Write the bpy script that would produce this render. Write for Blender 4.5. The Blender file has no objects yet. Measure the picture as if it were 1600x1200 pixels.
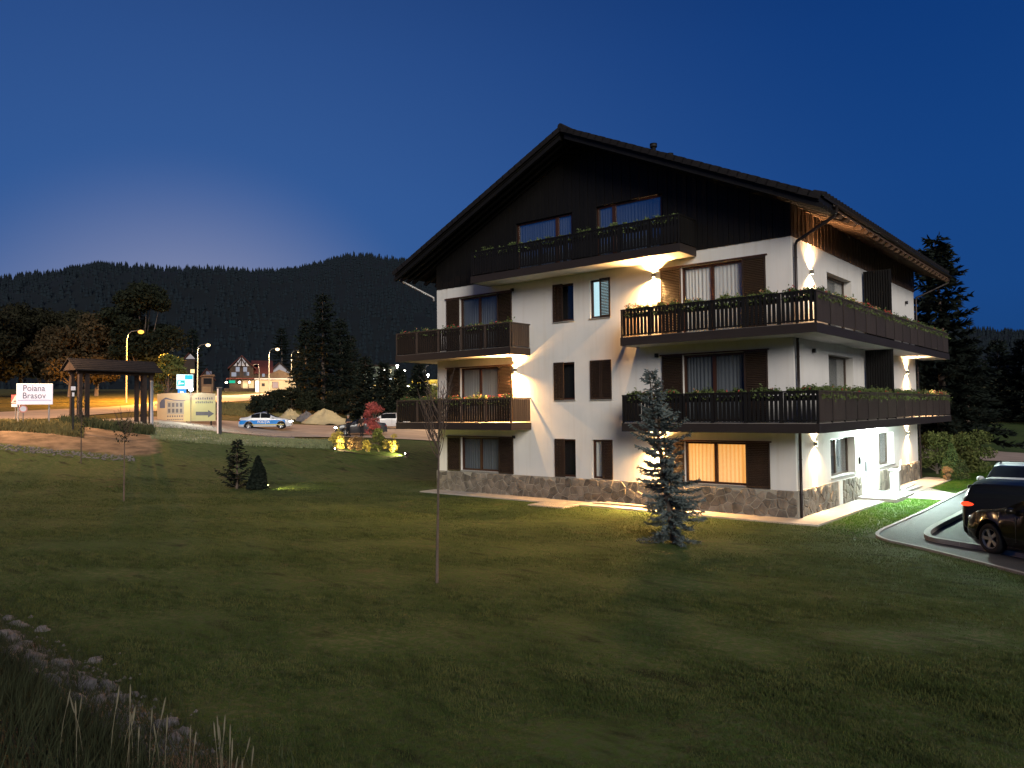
import bpy, math, random
import numpy as np
from mathutils import Vector, Matrix
random.seed(7); rng = np.random.default_rng(7)
SC = bpy.context.scene; COL = SC.collection
R = math.radians

# ---------------------------------------------------------------- camera
# world axes: origin = near ground corner of the house, X along the gabled front to the right, Y into the depth, Z up (metres)
CAM = Vector((8.7714, -24.6745, 3.6))
AX = np.array([0.76882206, 0.63946277])     # camera's right direction on the ground
AY = np.array([-0.63946277, 0.76882206])    # camera's viewing direction on the ground
def cw(X, Y):                               # metres right of / ahead of the camera -> world x, y
    return CAM.x + AX[0]*X + AY[0]*Y, CAM.y + AX[1]*X + AY[1]*Y
def at(px, d): return cw((px-800)/1200*d, d)
cam = bpy.data.objects.new('camera', bpy.data.cameras.new('camera')); COL.objects.link(cam)
p_, r_ = 0.0336, 0.0116
cp, sp, cr, sr = math.cos(p_), math.sin(p_), math.cos(r_), math.sin(r_)
def c3(v): return Vector((AX[0]*v[0]+AY[0]*v[1], AX[1]*v[0]+AY[1]*v[1], v[2]))
right, up, fwd = c3((cr, sr*sp, -sr*cp)), c3((sr, -cr*sp, cr*cp)), c3((0, cp, sp))
cam.matrix_world = Matrix(((right.x, up.x, -fwd.x, CAM.x), (right.y, up.y, -fwd.y, CAM.y), (right.z, up.z, -fwd.z, CAM.z), (0,0,0,1)))
cam.data.lens = 27; cam.data.sensor_width = 36; cam.data.clip_end = 6000; cam.data.clip_start = .05
SC.camera = cam

# ---------------------------------------------------------------- sky: deep dusk
W = bpy.data.worlds.new('World'); SC.world = W; W.use_nodes = True
nt = W.node_tree; N = nt.nodes; Lk = nt.links; N.clear()
out = N.new('ShaderNodeOutputWorld'); bg = N.new('ShaderNodeBackground'); Lk.new(bg.outputs[0], out.inputs[0])
tc = N.new('ShaderNodeTexCoord'); sep = N.new('ShaderNodeSeparateXYZ'); Lk.new(tc.outputs['Generated'], sep.inputs[0])
ramp = N.new('ShaderNodeValToRGB'); Lk.new(sep.outputs['Z'], ramp.inputs[0])
cr_ = ramp.color_ramp
def sky_stop(i, pos, c):
    e = cr_.elements[i] if i < 2 else cr_.elements.new(pos); e.position = pos; e.color = (*c, 1)
sky_stop(0, 0.0, (.0060, .040, .148)); sky_stop(1, 1.0, (.0008, .005, .026))
sky_stop(2, .13, (.0065, .048, .188)); sky_stop(3, .26, (.0055, .044, .185)); sky_stop(4, .42, (.0036, .034, .158)); sky_stop(5, .62, (.0018, .019, .100))
gx, gy = at(300, 1000); gd = Vector((gx-CAM.x, gy-CAM.y, -40)).normalized()
dot = N.new('ShaderNodeVectorMath'); dot.operation = 'DOT_PRODUCT'; dot.inputs[1].default_value = gd; Lk.new(tc.outputs['Generated'], dot.inputs[0])
def mr(a, b, pw, scale):
    m = N.new('ShaderNodeMapRange'); m.inputs[1].default_value = a; m.inputs[2].default_value = b; Lk.new(dot.outputs['Value'], m.inputs[0])
    q = N.new('ShaderNodeMath'); q.operation = 'POWER'; q.inputs[1].default_value = pw; Lk.new(m.outputs[0], q.inputs[0])
    s = N.new('ShaderNodeMath'); s.operation = 'MULTIPLY'; s.inputs[1].default_value = scale; Lk.new(q.outputs[0], s.inputs[0]); return s
def addcol(prev, fac, c):
    m = N.new('ShaderNodeMix'); m.data_type = 'RGBA'; m.blend_type = 'ADD'; m.clamp_factor = False
    Lk.new(fac.outputs[0], m.inputs[0]); Lk.new(prev, m.inputs[6]); m.inputs[7].default_value = (*c, 1); return m.outputs[2]
c = addcol(ramp.outputs[0], mr(.52, 1, 2.2, 1.0), (.028, .052, .090))
c = addcol(c, mr(.935, 1, 2.0, 1.0), (.25, .19, .115))
sky = N.new('ShaderNodeTexSky'); sky.sky_type = 'NISHITA'; sky.sun_disc = False
sky.sun_elevation = R(-3); sky.sun_rotation = math.atan2(gd.x, gd.y)
ms = N.new('ShaderNodeMix'); ms.data_type = 'RGBA'; ms.blend_type = 'ADD'; ms.inputs[0].default_value = .004
Lk.new(c, ms.inputs[6]); Lk.new(sky.outputs[0], ms.inputs[7])
Lk.new(ms.outputs[2], bg.inputs[0]); bg.inputs[1].default_value = 1.0

# the faint broad light of the car park and the town behind the camera, one soft sun lamp
sd = bpy.data.lights.new('night_fill_sun', 'SUN'); sd.energy = 2.1; sd.angle = R(28); sd.color = (1, .93, .83)
so = bpy.data.objects.new('night_fill_sun', sd); COL.objects.link(so)
so.rotation_euler = Vector((.72, -.58, .38)).to_track_quat('Z', 'Y').to_euler()
SC.view_settings.view_transform = 'Standard'; SC.view_settings.look = 'None'; SC.view_settings.exposure = 0.28; SC.view_settings.gamma = 1
SC.view_settings.use_curve_mapping = False
SC.cycles.max_bounces = 6; SC.cycles.diffuse_bounces = 3; SC.cycles.glossy_bounces = 3; SC.cycles.transparent_max_bounces = 12
SC.cycles.sample_clamp_indirect = 3; SC.cycles.use_light_tree = True; SC.cycles.caustics_reflective = False; SC.cycles.caustics_refractive = False

# ---------------------------------------------------------------- helpers
def mat(name, col, rough=.8, var=.25, scale=6, bump=.0, bscale=None, metal=0, spec=.3, emit=None, es=1, coat=0, stretch=(1,1,1), hue=None):
    m = bpy.data.materials.new(name); m.use_nodes = True; t = m.node_tree; b = t.nodes['Principled BSDF']
    b.inputs['Roughness'].default_value = rough; b.inputs['Metallic'].default_value = metal
    b.inputs['Specular IOR Level'].default_value = spec; b.inputs['Coat Weight'].default_value = coat
    b.inputs['Base Color'].default_value = (*col, 1)
    if emit: b.inputs['Emission Color'].default_value = (*emit, 1); b.inputs['Emission Strength'].default_value = es
    if var or bump:
        tcn = t.nodes.new('ShaderNodeTexCoord'); mp = t.nodes.new('ShaderNodeMapping'); mp.inputs['Scale'].default_value = stretch
        t.links.new(tcn.outputs['Object'], mp.inputs[0])
        n1 = t.nodes.new('ShaderNodeTexNoise'); n1.inputs['Scale'].default_value = scale; n1.inputs['Detail'].default_value = 6; t.links.new(mp.outputs[0], n1.inputs[0])
        if var:
            oi = t.nodes.new('ShaderNodeObjectInfo'); ad = t.nodes.new('ShaderNodeMath'); ad.operation = 'MULTIPLY_ADD'
            ad.inputs[1].default_value = .35; t.links.new(oi.outputs['Random'], ad.inputs[0]); t.links.new(n1.outputs[0], ad.inputs[2])
            mx = t.nodes.new('ShaderNodeMix'); mx.data_type = 'RGBA'
            rp = t.nodes.new('ShaderNodeMapRange'); rp.inputs[1].default_value = .35; rp.inputs[2].default_value = 1.0; t.links.new(ad.outputs[0], rp.inputs[0])
            t.links.new(rp.outputs[0], mx.inputs[0])
            lo = [x*(1-var) for x in col]; hi = [min(1, x*(1+var)) for x in (hue or col)]
            mx.inputs[6].default_value = (*lo, 1); mx.inputs[7].default_value = (*hi, 1); t.links.new(mx.outputs[2], b.inputs['Base Color'])
        if bump:
            n2 = t.nodes.new('ShaderNodeTexNoise'); n2.inputs['Scale'].default_value = bscale or scale*4; n2.inputs['Detail'].default_value = 5; t.links.new(mp.outputs[0], n2.inputs[0])
            bp = t.nodes.new('ShaderNodeBump'); bp.inputs['Strength'].default_value = bump; bp.inputs['Distance'].default_value = .03
            t.links.new(n2.outputs[0], bp.inputs['Height']); t.links.new(bp.outputs[0], b.inputs['Normal'])
    return m
def emis(name, col, s):
    m = bpy.data.materials.new(name); m.use_nodes = True; t = m.node_tree; t.nodes.clear()
    o = t.nodes.new('ShaderNodeOutputMaterial'); e = t.nodes.new('ShaderNodeEmission'); e.inputs[0].default_value = (*col, 1); e.inputs[1].default_value = s
    t.links.new(e.outputs[0], o.inputs[0]); return m
def glass(name, tint=(.8,.85,.85), refl=.18, rough=.03):
    m = bpy.data.materials.new(name); m.use_nodes = True; t = m.node_tree; t.nodes.clear()
    o = t.nodes.new('ShaderNodeOutputMaterial'); mx = t.nodes.new('ShaderNodeMixShader'); tr = t.nodes.new('ShaderNodeBsdfTransparent'); g = t.nodes.new('ShaderNodeBsdfGlossy')
    tr.inputs[0].default_value = (*tint, 1); g.inputs['Roughness'].default_value = rough
    lw = t.nodes.new('ShaderNodeLayerWeight'); lw.inputs[0].default_value = .5; pw = t.nodes.new('ShaderNodeMath'); pw.operation = 'POWER'; pw.inputs[1].default_value = 4; t.links.new(lw.outputs['Facing'], pw.inputs[0])
    mu = t.nodes.new('ShaderNodeMath'); mu.operation = 'MULTIPLY_ADD'; mu.inputs[1].default_value = .7; mu.inputs[2].default_value = refl; mu.use_clamp = True; t.links.new(pw.outputs[0], mu.inputs[0])
    t.links.new(mu.outputs[0], mx.inputs[0]); t.links.new(tr.outputs[0], mx.inputs[1]); t.links.new(g.outputs[0], mx.inputs[2]); t.links.new(mx.outputs[0], o.inputs[0]); return m

class MB:
    def __init__(s): s.v = []; s.f = []
    def add(s, vs, fs):
        n = len(s.v); s.v += [tuple(x) for x in vs]; s.f += [tuple(n+i for i in f) for f in fs]; return s
    def box(s, x0, x1, y0, y1, z0, z1):
        if x0 > x1: x0, x1 = x1, x0
        if y0 > y1: y0, y1 = y1, y0
        if z0 > z1: z0, z1 = z1, z0
        return s.add([(x0,y0,z0),(x1,y0,z0),(x1,y1,z0),(x0,y1,z0),(x0,y0,z1),(x1,y0,z1),(x1,y1,z1),(x0,y1,z1)],
            [(0,3,2,1),(4,5,6,7),(0,1,5,4),(1,2,6,5),(2,3,7,6),(3,0,4,7)])
    def prism(s, poly, vec):                       # polygon of 3-D points pushed along vec
        n = len(poly); vec = Vector(vec); P = [Vector(p) for p in poly]
        return s.add(P + [p+vec for p in P], [tuple(range(n))[::-1], tuple(range(n, 2*n))] + [(i, (i+1) % n, n+(i+1) % n, n+i) for i in range(n)])
    def tube(s, pts, rad, n=8, cap=True):
        P = [Vector(p) for p in pts]; rad = rad if isinstance(rad, (list, tuple)) else [rad]*len(P)
        vs = []; fs = []; ref = None
        for i, p in enumerate(P):
            d = (P[min(i+1, len(P)-1)] - P[max(i-1, 0)]).normalized()
            if ref is None: ref = Vector((0,0,1)) if abs(d.z) < .9 else Vector((1,0,0))
            a = d.cross(ref).normalized(); b = d.cross(a).normalized()
            for k in range(n):
                t = 2*math.pi*k/n; vs.append(p + (a*math.cos(t) + b*math.sin(t))*rad[i])
        for i in range(len(P)-1):
            for k in range(n): fs.append((i*n+k, i*n+(k+1) % n, (i+1)*n+(k+1) % n, (i+1)*n+k))
        if cap: fs += [tuple(range(n)), tuple(range((len(P)-1)*n, len(P)*n))[::-1]]
        return s.add(vs, fs)
    def ball(s, c, rx, ry, rz, nu=10, nv=7, jit=0):
        vs = [(c[0], c[1], c[2]+rz)]; fs = []
        for j in range(1, nv):
            ph = math.pi*j/nv
            for i in range(nu):
                t = 2*math.pi*i/nu; q = 1+random.uniform(-jit, jit)
                vs.append((c[0]+rx*q*math.sin(ph)*math.cos(t), c[1]+ry*q*math.sin(ph)*math.sin(t), c[2]+rz*q*math.cos(ph)))
        vs.append((c[0], c[1], c[2]-rz)); L = len(vs)-1
        for i in range(nu): fs.append((0, 1+i, 1+(i+1) % nu)); fs.append((L, 1+(nv-2)*nu+(i+1) % nu, 1+(nv-2)*nu+i))
        for j in range(nv-2):
            for i in range(nu): fs.append((1+j*nu+i, 1+(j+1)*nu+i, 1+(j+1)*nu+(i+1) % nu, 1+j*nu+(i+1) % nu))
        return s.add(vs, fs)
    def mesh(s, name, m, smooth=False):
        me = bpy.data.meshes.new(name); me.from_pydata(s.v, [], s.f)
        for k in (m if isinstance(m, (list, tuple)) else [m]): me.materials.append(k)
        if smooth: me.shade_smooth()
        return me
    def build(s, name, m, parent=None, smooth=False, bevel=0, loc=None):
        me = s.mesh(name, m, smooth)
        if bevel:
            import bmesh
            bm = bmesh.new(); bm.from_mesh(me); bmesh.ops.bevel(bm, geom=bm.edges[:], offset=bevel, segments=1, affect='EDGES'); bm.to_mesh(me); bm.free()
        return link(name, me, parent, loc)
def link(name, me, parent=None, loc=None, rz=None):
    o = bpy.data.objects.new(name, me); COL.objects.link(o); o.parent = parent
    if loc is not None: o.location = loc
    if rz is not None: o.rotation_euler = (0, 0, rz)
    return o
def tag(o, label=None, cat=None, group=None, kind=None):
    if label: o['label'] = label
    if cat: o['category'] = cat
    if group: o['group'] = group
    if kind: o['kind'] = kind
    return o
def thing(name, label, cat, loc=(0,0,0), rz=0, group=None):
    return tag(link(name, None, None, loc, rz), label, cat, group)
def npmesh(name, V, F, m, smooth=False, cols=None):
    """V (n,3), F (m,k) with k = 3 or 4"""
    me = bpy.data.meshes.new(name); F = np.asarray(F, dtype=np.int32); k = F.shape[1]
    me.vertices.add(len(V)); me.vertices.foreach_set('co', np.asarray(V, dtype=np.float32).ravel())
    me.loops.add(F.size); me.loops.foreach_set('vertex_index', F.ravel())
    me.polygons.add(len(F)); me.polygons.foreach_set('loop_start', np.arange(0, F.size, k, dtype=np.int32))
    me.update(calc_edges=True); me.validate()
    if cols is not None:
        a = me.color_attributes.new('zone', 'FLOAT_COLOR', 'POINT'); a.data.foreach_set('color', np.asarray(cols, dtype=np.float32).ravel())
    for q in (m if isinstance(m, (list, tuple)) else [m]): me.materials.append(q)
    if smooth: me.shade_smooth()
    return me
def copy_tree(o, parent=None):
    c = o.copy(); COL.objects.link(c); c.parent = parent
    for ch in o.children: copy_tree(ch, c)
    return c
def spot(name, loc, direc, watts, size, col, blend=.2, rad=.02, parent=None):
    l = bpy.data.lights.new(name, 'SPOT'); l.energy = watts; l.spot_size = R(size); l.spot_blend = blend; l.color = col; l.shadow_soft_size = rad
    o = bpy.data.objects.new(name, l); COL.objects.link(o); o.location = loc; o.rotation_euler = (-Vector(direc)).to_track_quat('Z', 'Y').to_euler(); o.parent = parent; return o
def point(name, loc, watts, col, rad=.05, parent=None):
    l = bpy.data.lights.new(name, 'POINT'); l.energy = watts; l.color = col; l.shadow_soft_size = rad
    o = bpy.data.objects.new(name, l); COL.objects.link(o); o.location = loc; o.parent = parent; return o
def ordinal(i): return ['first','second','third','fourth','fifth','sixth','seventh','eighth','ninth','tenth','eleventh','twelfth','thirteenth','fourteenth','fifteenth','sixteenth','seventeenth','eighteenth'][i]
def cz(px, d):                             # rotation that turns a thing's -Y side to the camera
    x, y = at(px, d); return math.atan2(y-CAM.y, x-CAM.x) - math.pi/2

# ---------------------------------------------------------------- terrain
CP = []                                    # (x, y, z)
for X in (-24, -14, 0, 14, 28):
    for Y in (-34, -24, -14, -4, 8, 20): CP.append((X, Y, 0.0))
for px, py, d in [(194,783,32),(127,725,43),(0,705,44),(60,697,46),(0,670,50),(370,760,36.5),(237,690,50),(240,672,56),(342,677,58),(400,683,62),
    (575,707,50),(640,703,52),(540,684,64),(415,671,68),(540,668,78),(680,690,64),(680,670,82),(600,668,76),(470,661,80),(290,657,66),(72,658,52),
    (140,663,55),(220,657,60),(0,660,56),(0,645,70),(230,643,75),(230,630,98),(340,630,100),(450,622,125),(380,650,85),(390,612,150),(200,623,102),
    (505,640,95),(600,650,100),(660,622,130),(1600,625,130),(1450,697,60),(1600,712,58),(-200,660,52),(-300,640,80)]:
    hz = 640.3 - .0116*(px-800); CP.append((*at(px, d), 3.6-(py-hz)*d/1200))
for a in range(0, 360, 30):
    CP.append((CAM.x+300*math.cos(R(a)), CAM.y+300*math.sin(R(a)), 12 if math.sin(R(a)) > -.3 else 4))
    CP.append((CAM.x+1500*math.cos(R(a)), CAM.y+1500*math.sin(R(a)), 20))
CP = np.array(CP)
def phi(r): return np.sqrt(r*r + 36)
_D = phi(np.hypot(CP[:,None,0]-CP[None,:,0], CP[:,None,1]-CP[None,:,1]))
_n = len(CP); _A = np.zeros((_n+1, _n+1)); _A[:_n,:_n] = _D - np.eye(_n)*.4; _A[_n,:_n] = 1; _A[:_n,_n] = 1
_w = np.linalg.solve(_A, np.append(CP[:,2], 0))
def sstep(a, b, x): t = np.clip((x-a)/(b-a), 0, 1); return t*t*(3-2*t)
def hgt(x, y):
    x = np.atleast_1d(np.asarray(x, float)); y = np.atleast_1d(np.asarray(y, float)); z = np.zeros(x.shape)
    fx, fy = x.ravel(), y.ravel(); o = np.empty(fx.shape)
    for i in range(0, len(fx), 20000):
        s = slice(i, i+20000)
        o[s] = phi(np.hypot(fx[s,None]-CP[None,:,0], fy[s,None]-CP[None,:,1])) @ _w[:_n] + _w[_n]
    z = o.reshape(x.shape)
    dx = np.maximum(np.maximum(-22-x, x-30), 0); dy = np.maximum(np.maximum(-32-y, y-20), 0)
    z = z*sstep(0, 9, np.hypot(dx, dy))
    bank = sstep(-20.3, -23.2, y + .04*x)*.95*sstep(5, 1, x) + sstep(-20.0, -20.9, y+.04*x)*.12
    return z + bank*sstep(-34, -22, x)
def H(x, y): return float(hgt(x, y)[0])
def g(px, d, dz=0): x, y = at(px, d); return (x, y, H(x, y)+dz)
# ---------------------------------------------------------------- materials
M = dict(
  plaster = mat('white_plaster', (.77,.745,.70), .9, .07, .9, .15, 60),
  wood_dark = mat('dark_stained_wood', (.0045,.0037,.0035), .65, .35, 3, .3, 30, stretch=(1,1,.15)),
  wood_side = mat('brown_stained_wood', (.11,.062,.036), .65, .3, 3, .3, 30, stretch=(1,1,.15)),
  wood_brown = mat('brown_balcony_wood', (.052,.038,.030), .6, .3, 4, .3, 40, stretch=(1,1,.15)),
  fascia = mat('dark_brown_fascia', (.027,.020,.018), .6, .2, 3, .2, 30, stretch=(.2,.2,1)),
  shutter = mat('brown_shutter_wood', (.036,.022,.015), .55, .3, 4, .2, 30),
  frame = mat('reddish_brown_window_frame', (.055,.022,.013), .4, .2, 4),
  frame_grey = mat('grey_brown_window_frame', (.10,.075,.06), .4, .2, 4),
  tile = mat('dark_roof_tile', (.010,.008,.008), .75, .4, 5, .4, 20),
  stone = mat('split_fieldstone', (.125,.110,.092), .85, .5, 3.2, .9, 14, hue=(.20,.17,.135)),
  grout = mat('pale_stone_mortar', (.36,.33,.27), .95, .15, 8, .4),
  curtain = mat('grey_net_curtain', (.33,.325,.31), .95, .2, 9, stretch=(1,1,.05)),
  curtain_dim = mat('dim_blue_grey_curtain', (.13,.14,.155), .95, .2, 9, stretch=(1,1,.05)),
  curtain_pale = mat('pale_net_curtain', (.72,.70,.66), .95, .2, 9, stretch=(1,1,.05)),
  dark_room = mat('dark_room_behind_glass', (.012,.012,.014), .9, 0),
  white_room = emis('lit_white_room', (.62,.93,1.0), .85),
  pipe = mat('dark_brown_downpipe', (.035,.026,.024), .35, .2, 4, metal=.3),
  pipe_pale = mat('grey_zinc_pipe', (.30,.29,.28), .4, .2, 4, metal=.4),
  lampbody = mat('grey_lamp_casing', (.18,.17,.16), .4, 0, metal=.5),
  darkbox = mat('dark_lamp_casing', (.02,.018,.016), .4, 0),
  concrete = mat('pale_concrete_paving', (.42,.38,.33), .9, .18, 2.5, .3, 30),
  white_step = mat('pale_entrance_step', (.62,.60,.57), .7, .1, 3, .1),
  asphalt = mat('grey_asphalt', (.062,.062,.066), .85, .2, 1.2, .5, 90),
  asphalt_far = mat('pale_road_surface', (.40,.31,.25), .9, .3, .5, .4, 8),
  kerb = mat('pale_kerb_stone', (.27,.26,.24), .85, .15, 3, .3),
  white_paint = mat('worn_white_paint', (.6,.6,.58), .7, .15, 8),
  steel = mat('brushed_steel', (.35,.34,.33), .35, .15, 5, metal=.8),
  glass = glass('window_glass', (.95,.96,.96), .035), glass_sky = glass('gable_window_glass', (.92,.95,.98), .20),
  leaf = mat('planter_leaves', (.10,.14,.040), .7, .5, 14, hue=(.09,.12,.035)),
  red = mat('red_geranium_petals', (.38,.06,.05), .7, .3, 9), orange_fl = mat('orange_petals', (.46,.24,.14), .7, .3, 9),
  mulch = mat('dark_soil', (.03,.022,.016), .95, .3, 6, .6),
  rock = mat('pale_rubble_rock', (.19,.18,.18), .9, .35, 2, .7, 12),
  sand = mat('yellow_sand', (.46,.38,.22), .95, .15, 3, .6, 10),
  bark = mat('grey_brown_bark', (.13,.10,.08), .9, .35, 9, .7, 25, stretch=(1,1,.3)),
  black = mat('matt_black', (.012,.012,.012), .6, 0),
  lit_warm = emis('lamp_lens_warm', (1, .80, .42), 30), lit_white = emis('lamp_lens_white', (.95,.98,1), 30),
)

# faint vertical weather streaks in the plaster
_t = M['plaster'].node_tree; _b = _t.nodes['Principled BSDF']; _src = _b.inputs['Base Color'].links[0].from_socket
_tc = _t.nodes.new('ShaderNodeTexCoord'); _mp = _t.nodes.new('ShaderNodeMapping'); _mp.inputs['Scale'].default_value = (3.5, 3.5, .22); _nz = _t.nodes.new('ShaderNodeTexNoise'); _nz.inputs['Scale'].default_value = 1.3; _nz.inputs['Detail'].default_value = 7
_t.links.new(_tc.outputs['Object'], _mp.inputs[0]); _t.links.new(_mp.outputs[0], _nz.inputs[0]); _r = _t.nodes.new('ShaderNodeMapRange'); _r.inputs[1].default_value = .52; _r.inputs[2].default_value = .80; _t.links.new(_nz.outputs[0], _r.inputs[0])
_m = _t.nodes.new('ShaderNodeMix'); _m.data_type = 'RGBA'; _m.blend_type = 'MULTIPLY'; _m.inputs[7].default_value = (.91, .885, .85, 1); _t.links.new(_r.outputs[0], _m.inputs[0]); _t.links.new(_src, _m.inputs[6]); _t.links.new(_m.outputs[2], _b.inputs['Base Color'])

# ---------------------------------------------------------------- lawn and far ground: one polar sheet round the viewer's place
def ground_material():
    m = bpy.data.materials.new('lawn_and_soil'); m.use_nodes = True; t = m.node_tree; b = t.nodes['Principled BSDF']; b.inputs['Roughness'].default_value = .95; b.inputs['Specular IOR Level'].default_value = .1
    n = t.nodes; l = t.links; tcn = n.new('ShaderNodeTexCoord')
    def noise(s, d=5, st=None):
        q = n.new('ShaderNodeTexNoise'); q.inputs['Scale'].default_value = s; q.inputs['Detail'].default_value = d
        if st:
            mp = n.new('ShaderNodeMapping'); mp.inputs['Scale'].default_value = st; mp.inputs['Rotation'].default_value = (0,0,R(-39)); l.new(tcn.outputs['Object'], mp.inputs[0]); l.new(mp.outputs[0], q.inputs[0])
        else: l.new(tcn.outputs['Object'], q.inputs[0])
        return q.outputs[0]
    def mix(f, a, c, lo=.4, hi=.6):
        mp = n.new('ShaderNodeMapRange'); mp.inputs[1].default_value = lo; mp.inputs[2].default_value = hi; l.new(f, mp.inputs[0])
        x = n.new('ShaderNodeMix'); x.data_type = 'RGBA'; l.new(mp.outputs[0], x.inputs[0])
        for s, v in ((6, a), (7, c)):
            if isinstance(v, tuple): x.inputs[s].default_value = (*v, 1)
            else: l.new(v, x.inputs[s])
        return x.outputs[2]
    base = mix(noise(.35, 6), (.060,.080,.034), (.104,.116,.052), .35, .65)
    base = mix(noise(1.6, 9, (1,2.6,1)), (.030,.052,.013), base, .30, .52)
    base = mix(noise(9, 6), (.050,.090,.020), base, .42, .62)
    base = mix(noise(.8, 9, (1,3.2,1)), (.020,.030,.011), base, .30, .44)
    base = mix(noise(1.1, 6), base, (.10,.085,.045), .60, .78)
    att = n.new('ShaderNodeVertexColor'); att.layer_name = 'zone'; sp = n.new('ShaderNodeSeparateColor'); l.new(att.outputs[0], sp.inputs[0])
    dirt = mix(noise(1.2, 8), (.12,.09,.062), (.26,.19,.13), .35, .65)
    rough = mix(noise(1.6, 8), (.07,.065,.02), (.16,.13,.045), .35, .65)
    pale = mix(noise(1.0, 9), (.12,.15,.08), (.42,.43,.33), .44, .60)
    def add(o, w, c):
        k = n.new('ShaderNodeMath'); k.operation = 'MULTIPLY_ADD'; l.new(noise(.9, 6), k.inputs[0]); k.inputs[1].default_value = .8
        l.new(w, k.inputs[2]); return mix(k.outputs[0], o, c, .75, 1.05)
    base = add(base, sp.outputs[1], rough); base = add(base, sp.outputs[0], dirt); base = add(base, sp.outputs[2], pale)
    l.new(base, b.inputs['Base Color'])
    bp = n.new('ShaderNodeBump'); bp.inputs['Strength'].default_value = .9; bp.inputs['Distance'].default_value = .05; l.new(noise(14, 8), bp.inputs['Height']); l.new(bp.outputs[0], b.inputs['Normal'])
    return m
gm = ground_material()
rad = np.concatenate([[.3], np.geomspace(1.2, 1700, 215)]); ang = np.linspace(0, 2*np.pi, 900, endpoint=False)
RR, AA = np.meshgrid(rad, ang, indexing='ij'); GX = CAM.x + RR*np.cos(AA); GY = CAM.y + RR*np.sin(AA); GZ = hgt(GX, GY)
nz = (np.sin(GX*1.9+GY*.7)*np.sin(GY*2.3-GX*.4)+np.sin(GX*.9-GY*1.3))*.012
inlawn = (GX < 3.0) | (GY < -7.5); GZ = GZ + nz*inlawn*sstep(2, 3.5, np.hypot(np.maximum(np.maximum(-17.5-GX, GX+.0), 0), np.maximum(np.maximum(-1.5-GY, GY-18), 0)))*sstep(0,2,np.maximum(2.5-GX, -8-GY))
# zones in camera-plan terms turned to world: dirt bank at the left, rough grass beyond, pale sparse strip by the side road
CX = (GX-CAM.x)*AX[0] + (GY-CAM.y)*AX[1]; CY = (GX-CAM.x)*AY[0] + (GY-CAM.y)*AY[1]
PXn = CX/np.maximum(CY, 1)*1200+800; front = CY > 5
dirt = sstep(44.5, 47, CY)*sstep(57, 54, CY)*sstep(290, 200, PXn)*front
dirt = np.maximum(dirt, sstep(-20.1, -20.5, GY+.04*GX)*sstep(-23.5, -21.5, GY+.04*GX)*sstep(4, 2.5, GX)*sstep(-60,-50,GX)*.75)
rough = np.maximum(sstep(53, 56, CY)*front*sstep(700, 420, PXn), sstep(84, 90, CY)*front); rough = np.maximum(rough, sstep(-21.3, -22.0, GY+.04*GX)*.8*sstep(4, 2, GX))
pale = sstep(50, 53.5, CY)*sstep(63, 60, CY)*sstep(200, 250, PXn)*sstep(560, 420, PXn)*front
cols = np.stack([dirt.ravel(), rough.ravel(), pale.ravel(), np.ones(GX.size)], 1)
nr, na = GX.shape; I, J = np.meshgrid(np.arange(nr-1), np.arange(na), indexing='ij'); J2 = (J+1) % na
F = np.stack([I*na+J, (I+1)*na+J, (I+1)*na+J2, I*na+J2], -1).reshape(-1, 4)
me = npmesh('ground', np.stack([GX, GY, GZ], -1).reshape(-1, 3), F, gm, True, cols)
tag(link('ground', me), 'mown lawn sloping up to rough grass and soil banks', kind='structure')

def ribbon(name, near, far, m, dz=.04, ns=160, nt=10, label=None):
    def interp(L, s):
        L = np.array([at(*q) for q in L]); t = np.linspace(0, 1, len(L)); return np.stack([np.interp(s, t, L[:,0]), np.interp(s, t, L[:,1])], -1)
    s = np.linspace(0, 1, ns); A, B = interp(near, s), interp(far, s); T = np.linspace(0, 1, nt)
    P = A[:,None]*(1-T[None,:,None]) + B[:,None]*T[None,:,None]; Z = hgt(P[...,0], P[...,1]) + dz
    I, J = np.meshgrid(np.arange(ns-1), np.arange(nt-1), indexing='ij')
    F = np.stack([I*nt+J, (I+1)*nt+J, (I+1)*nt+J+1, I*nt+J+1], -1).reshape(-1, 4)
    return tag(link(name, npmesh(name, np.concatenate([P, Z[...,None]], -1).reshape(-1, 3), F, m, True)), label, kind='structure')
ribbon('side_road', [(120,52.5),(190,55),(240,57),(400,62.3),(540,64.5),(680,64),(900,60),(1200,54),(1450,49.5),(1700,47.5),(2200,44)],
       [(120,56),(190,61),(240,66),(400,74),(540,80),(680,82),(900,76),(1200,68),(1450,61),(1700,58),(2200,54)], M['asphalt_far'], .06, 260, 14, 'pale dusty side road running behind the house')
ribbon('main_road', [(-400,44),(-200,49),(0,55),(110,61),(230,75),(340,99),(450,124)], [(-400,54),(-200,60),(0,70),(110,80),(230,97),(340,124),(450,150)], M['asphalt_far'], .07, 200, 12, 'main road climbing to the left under street lamps')

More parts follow.
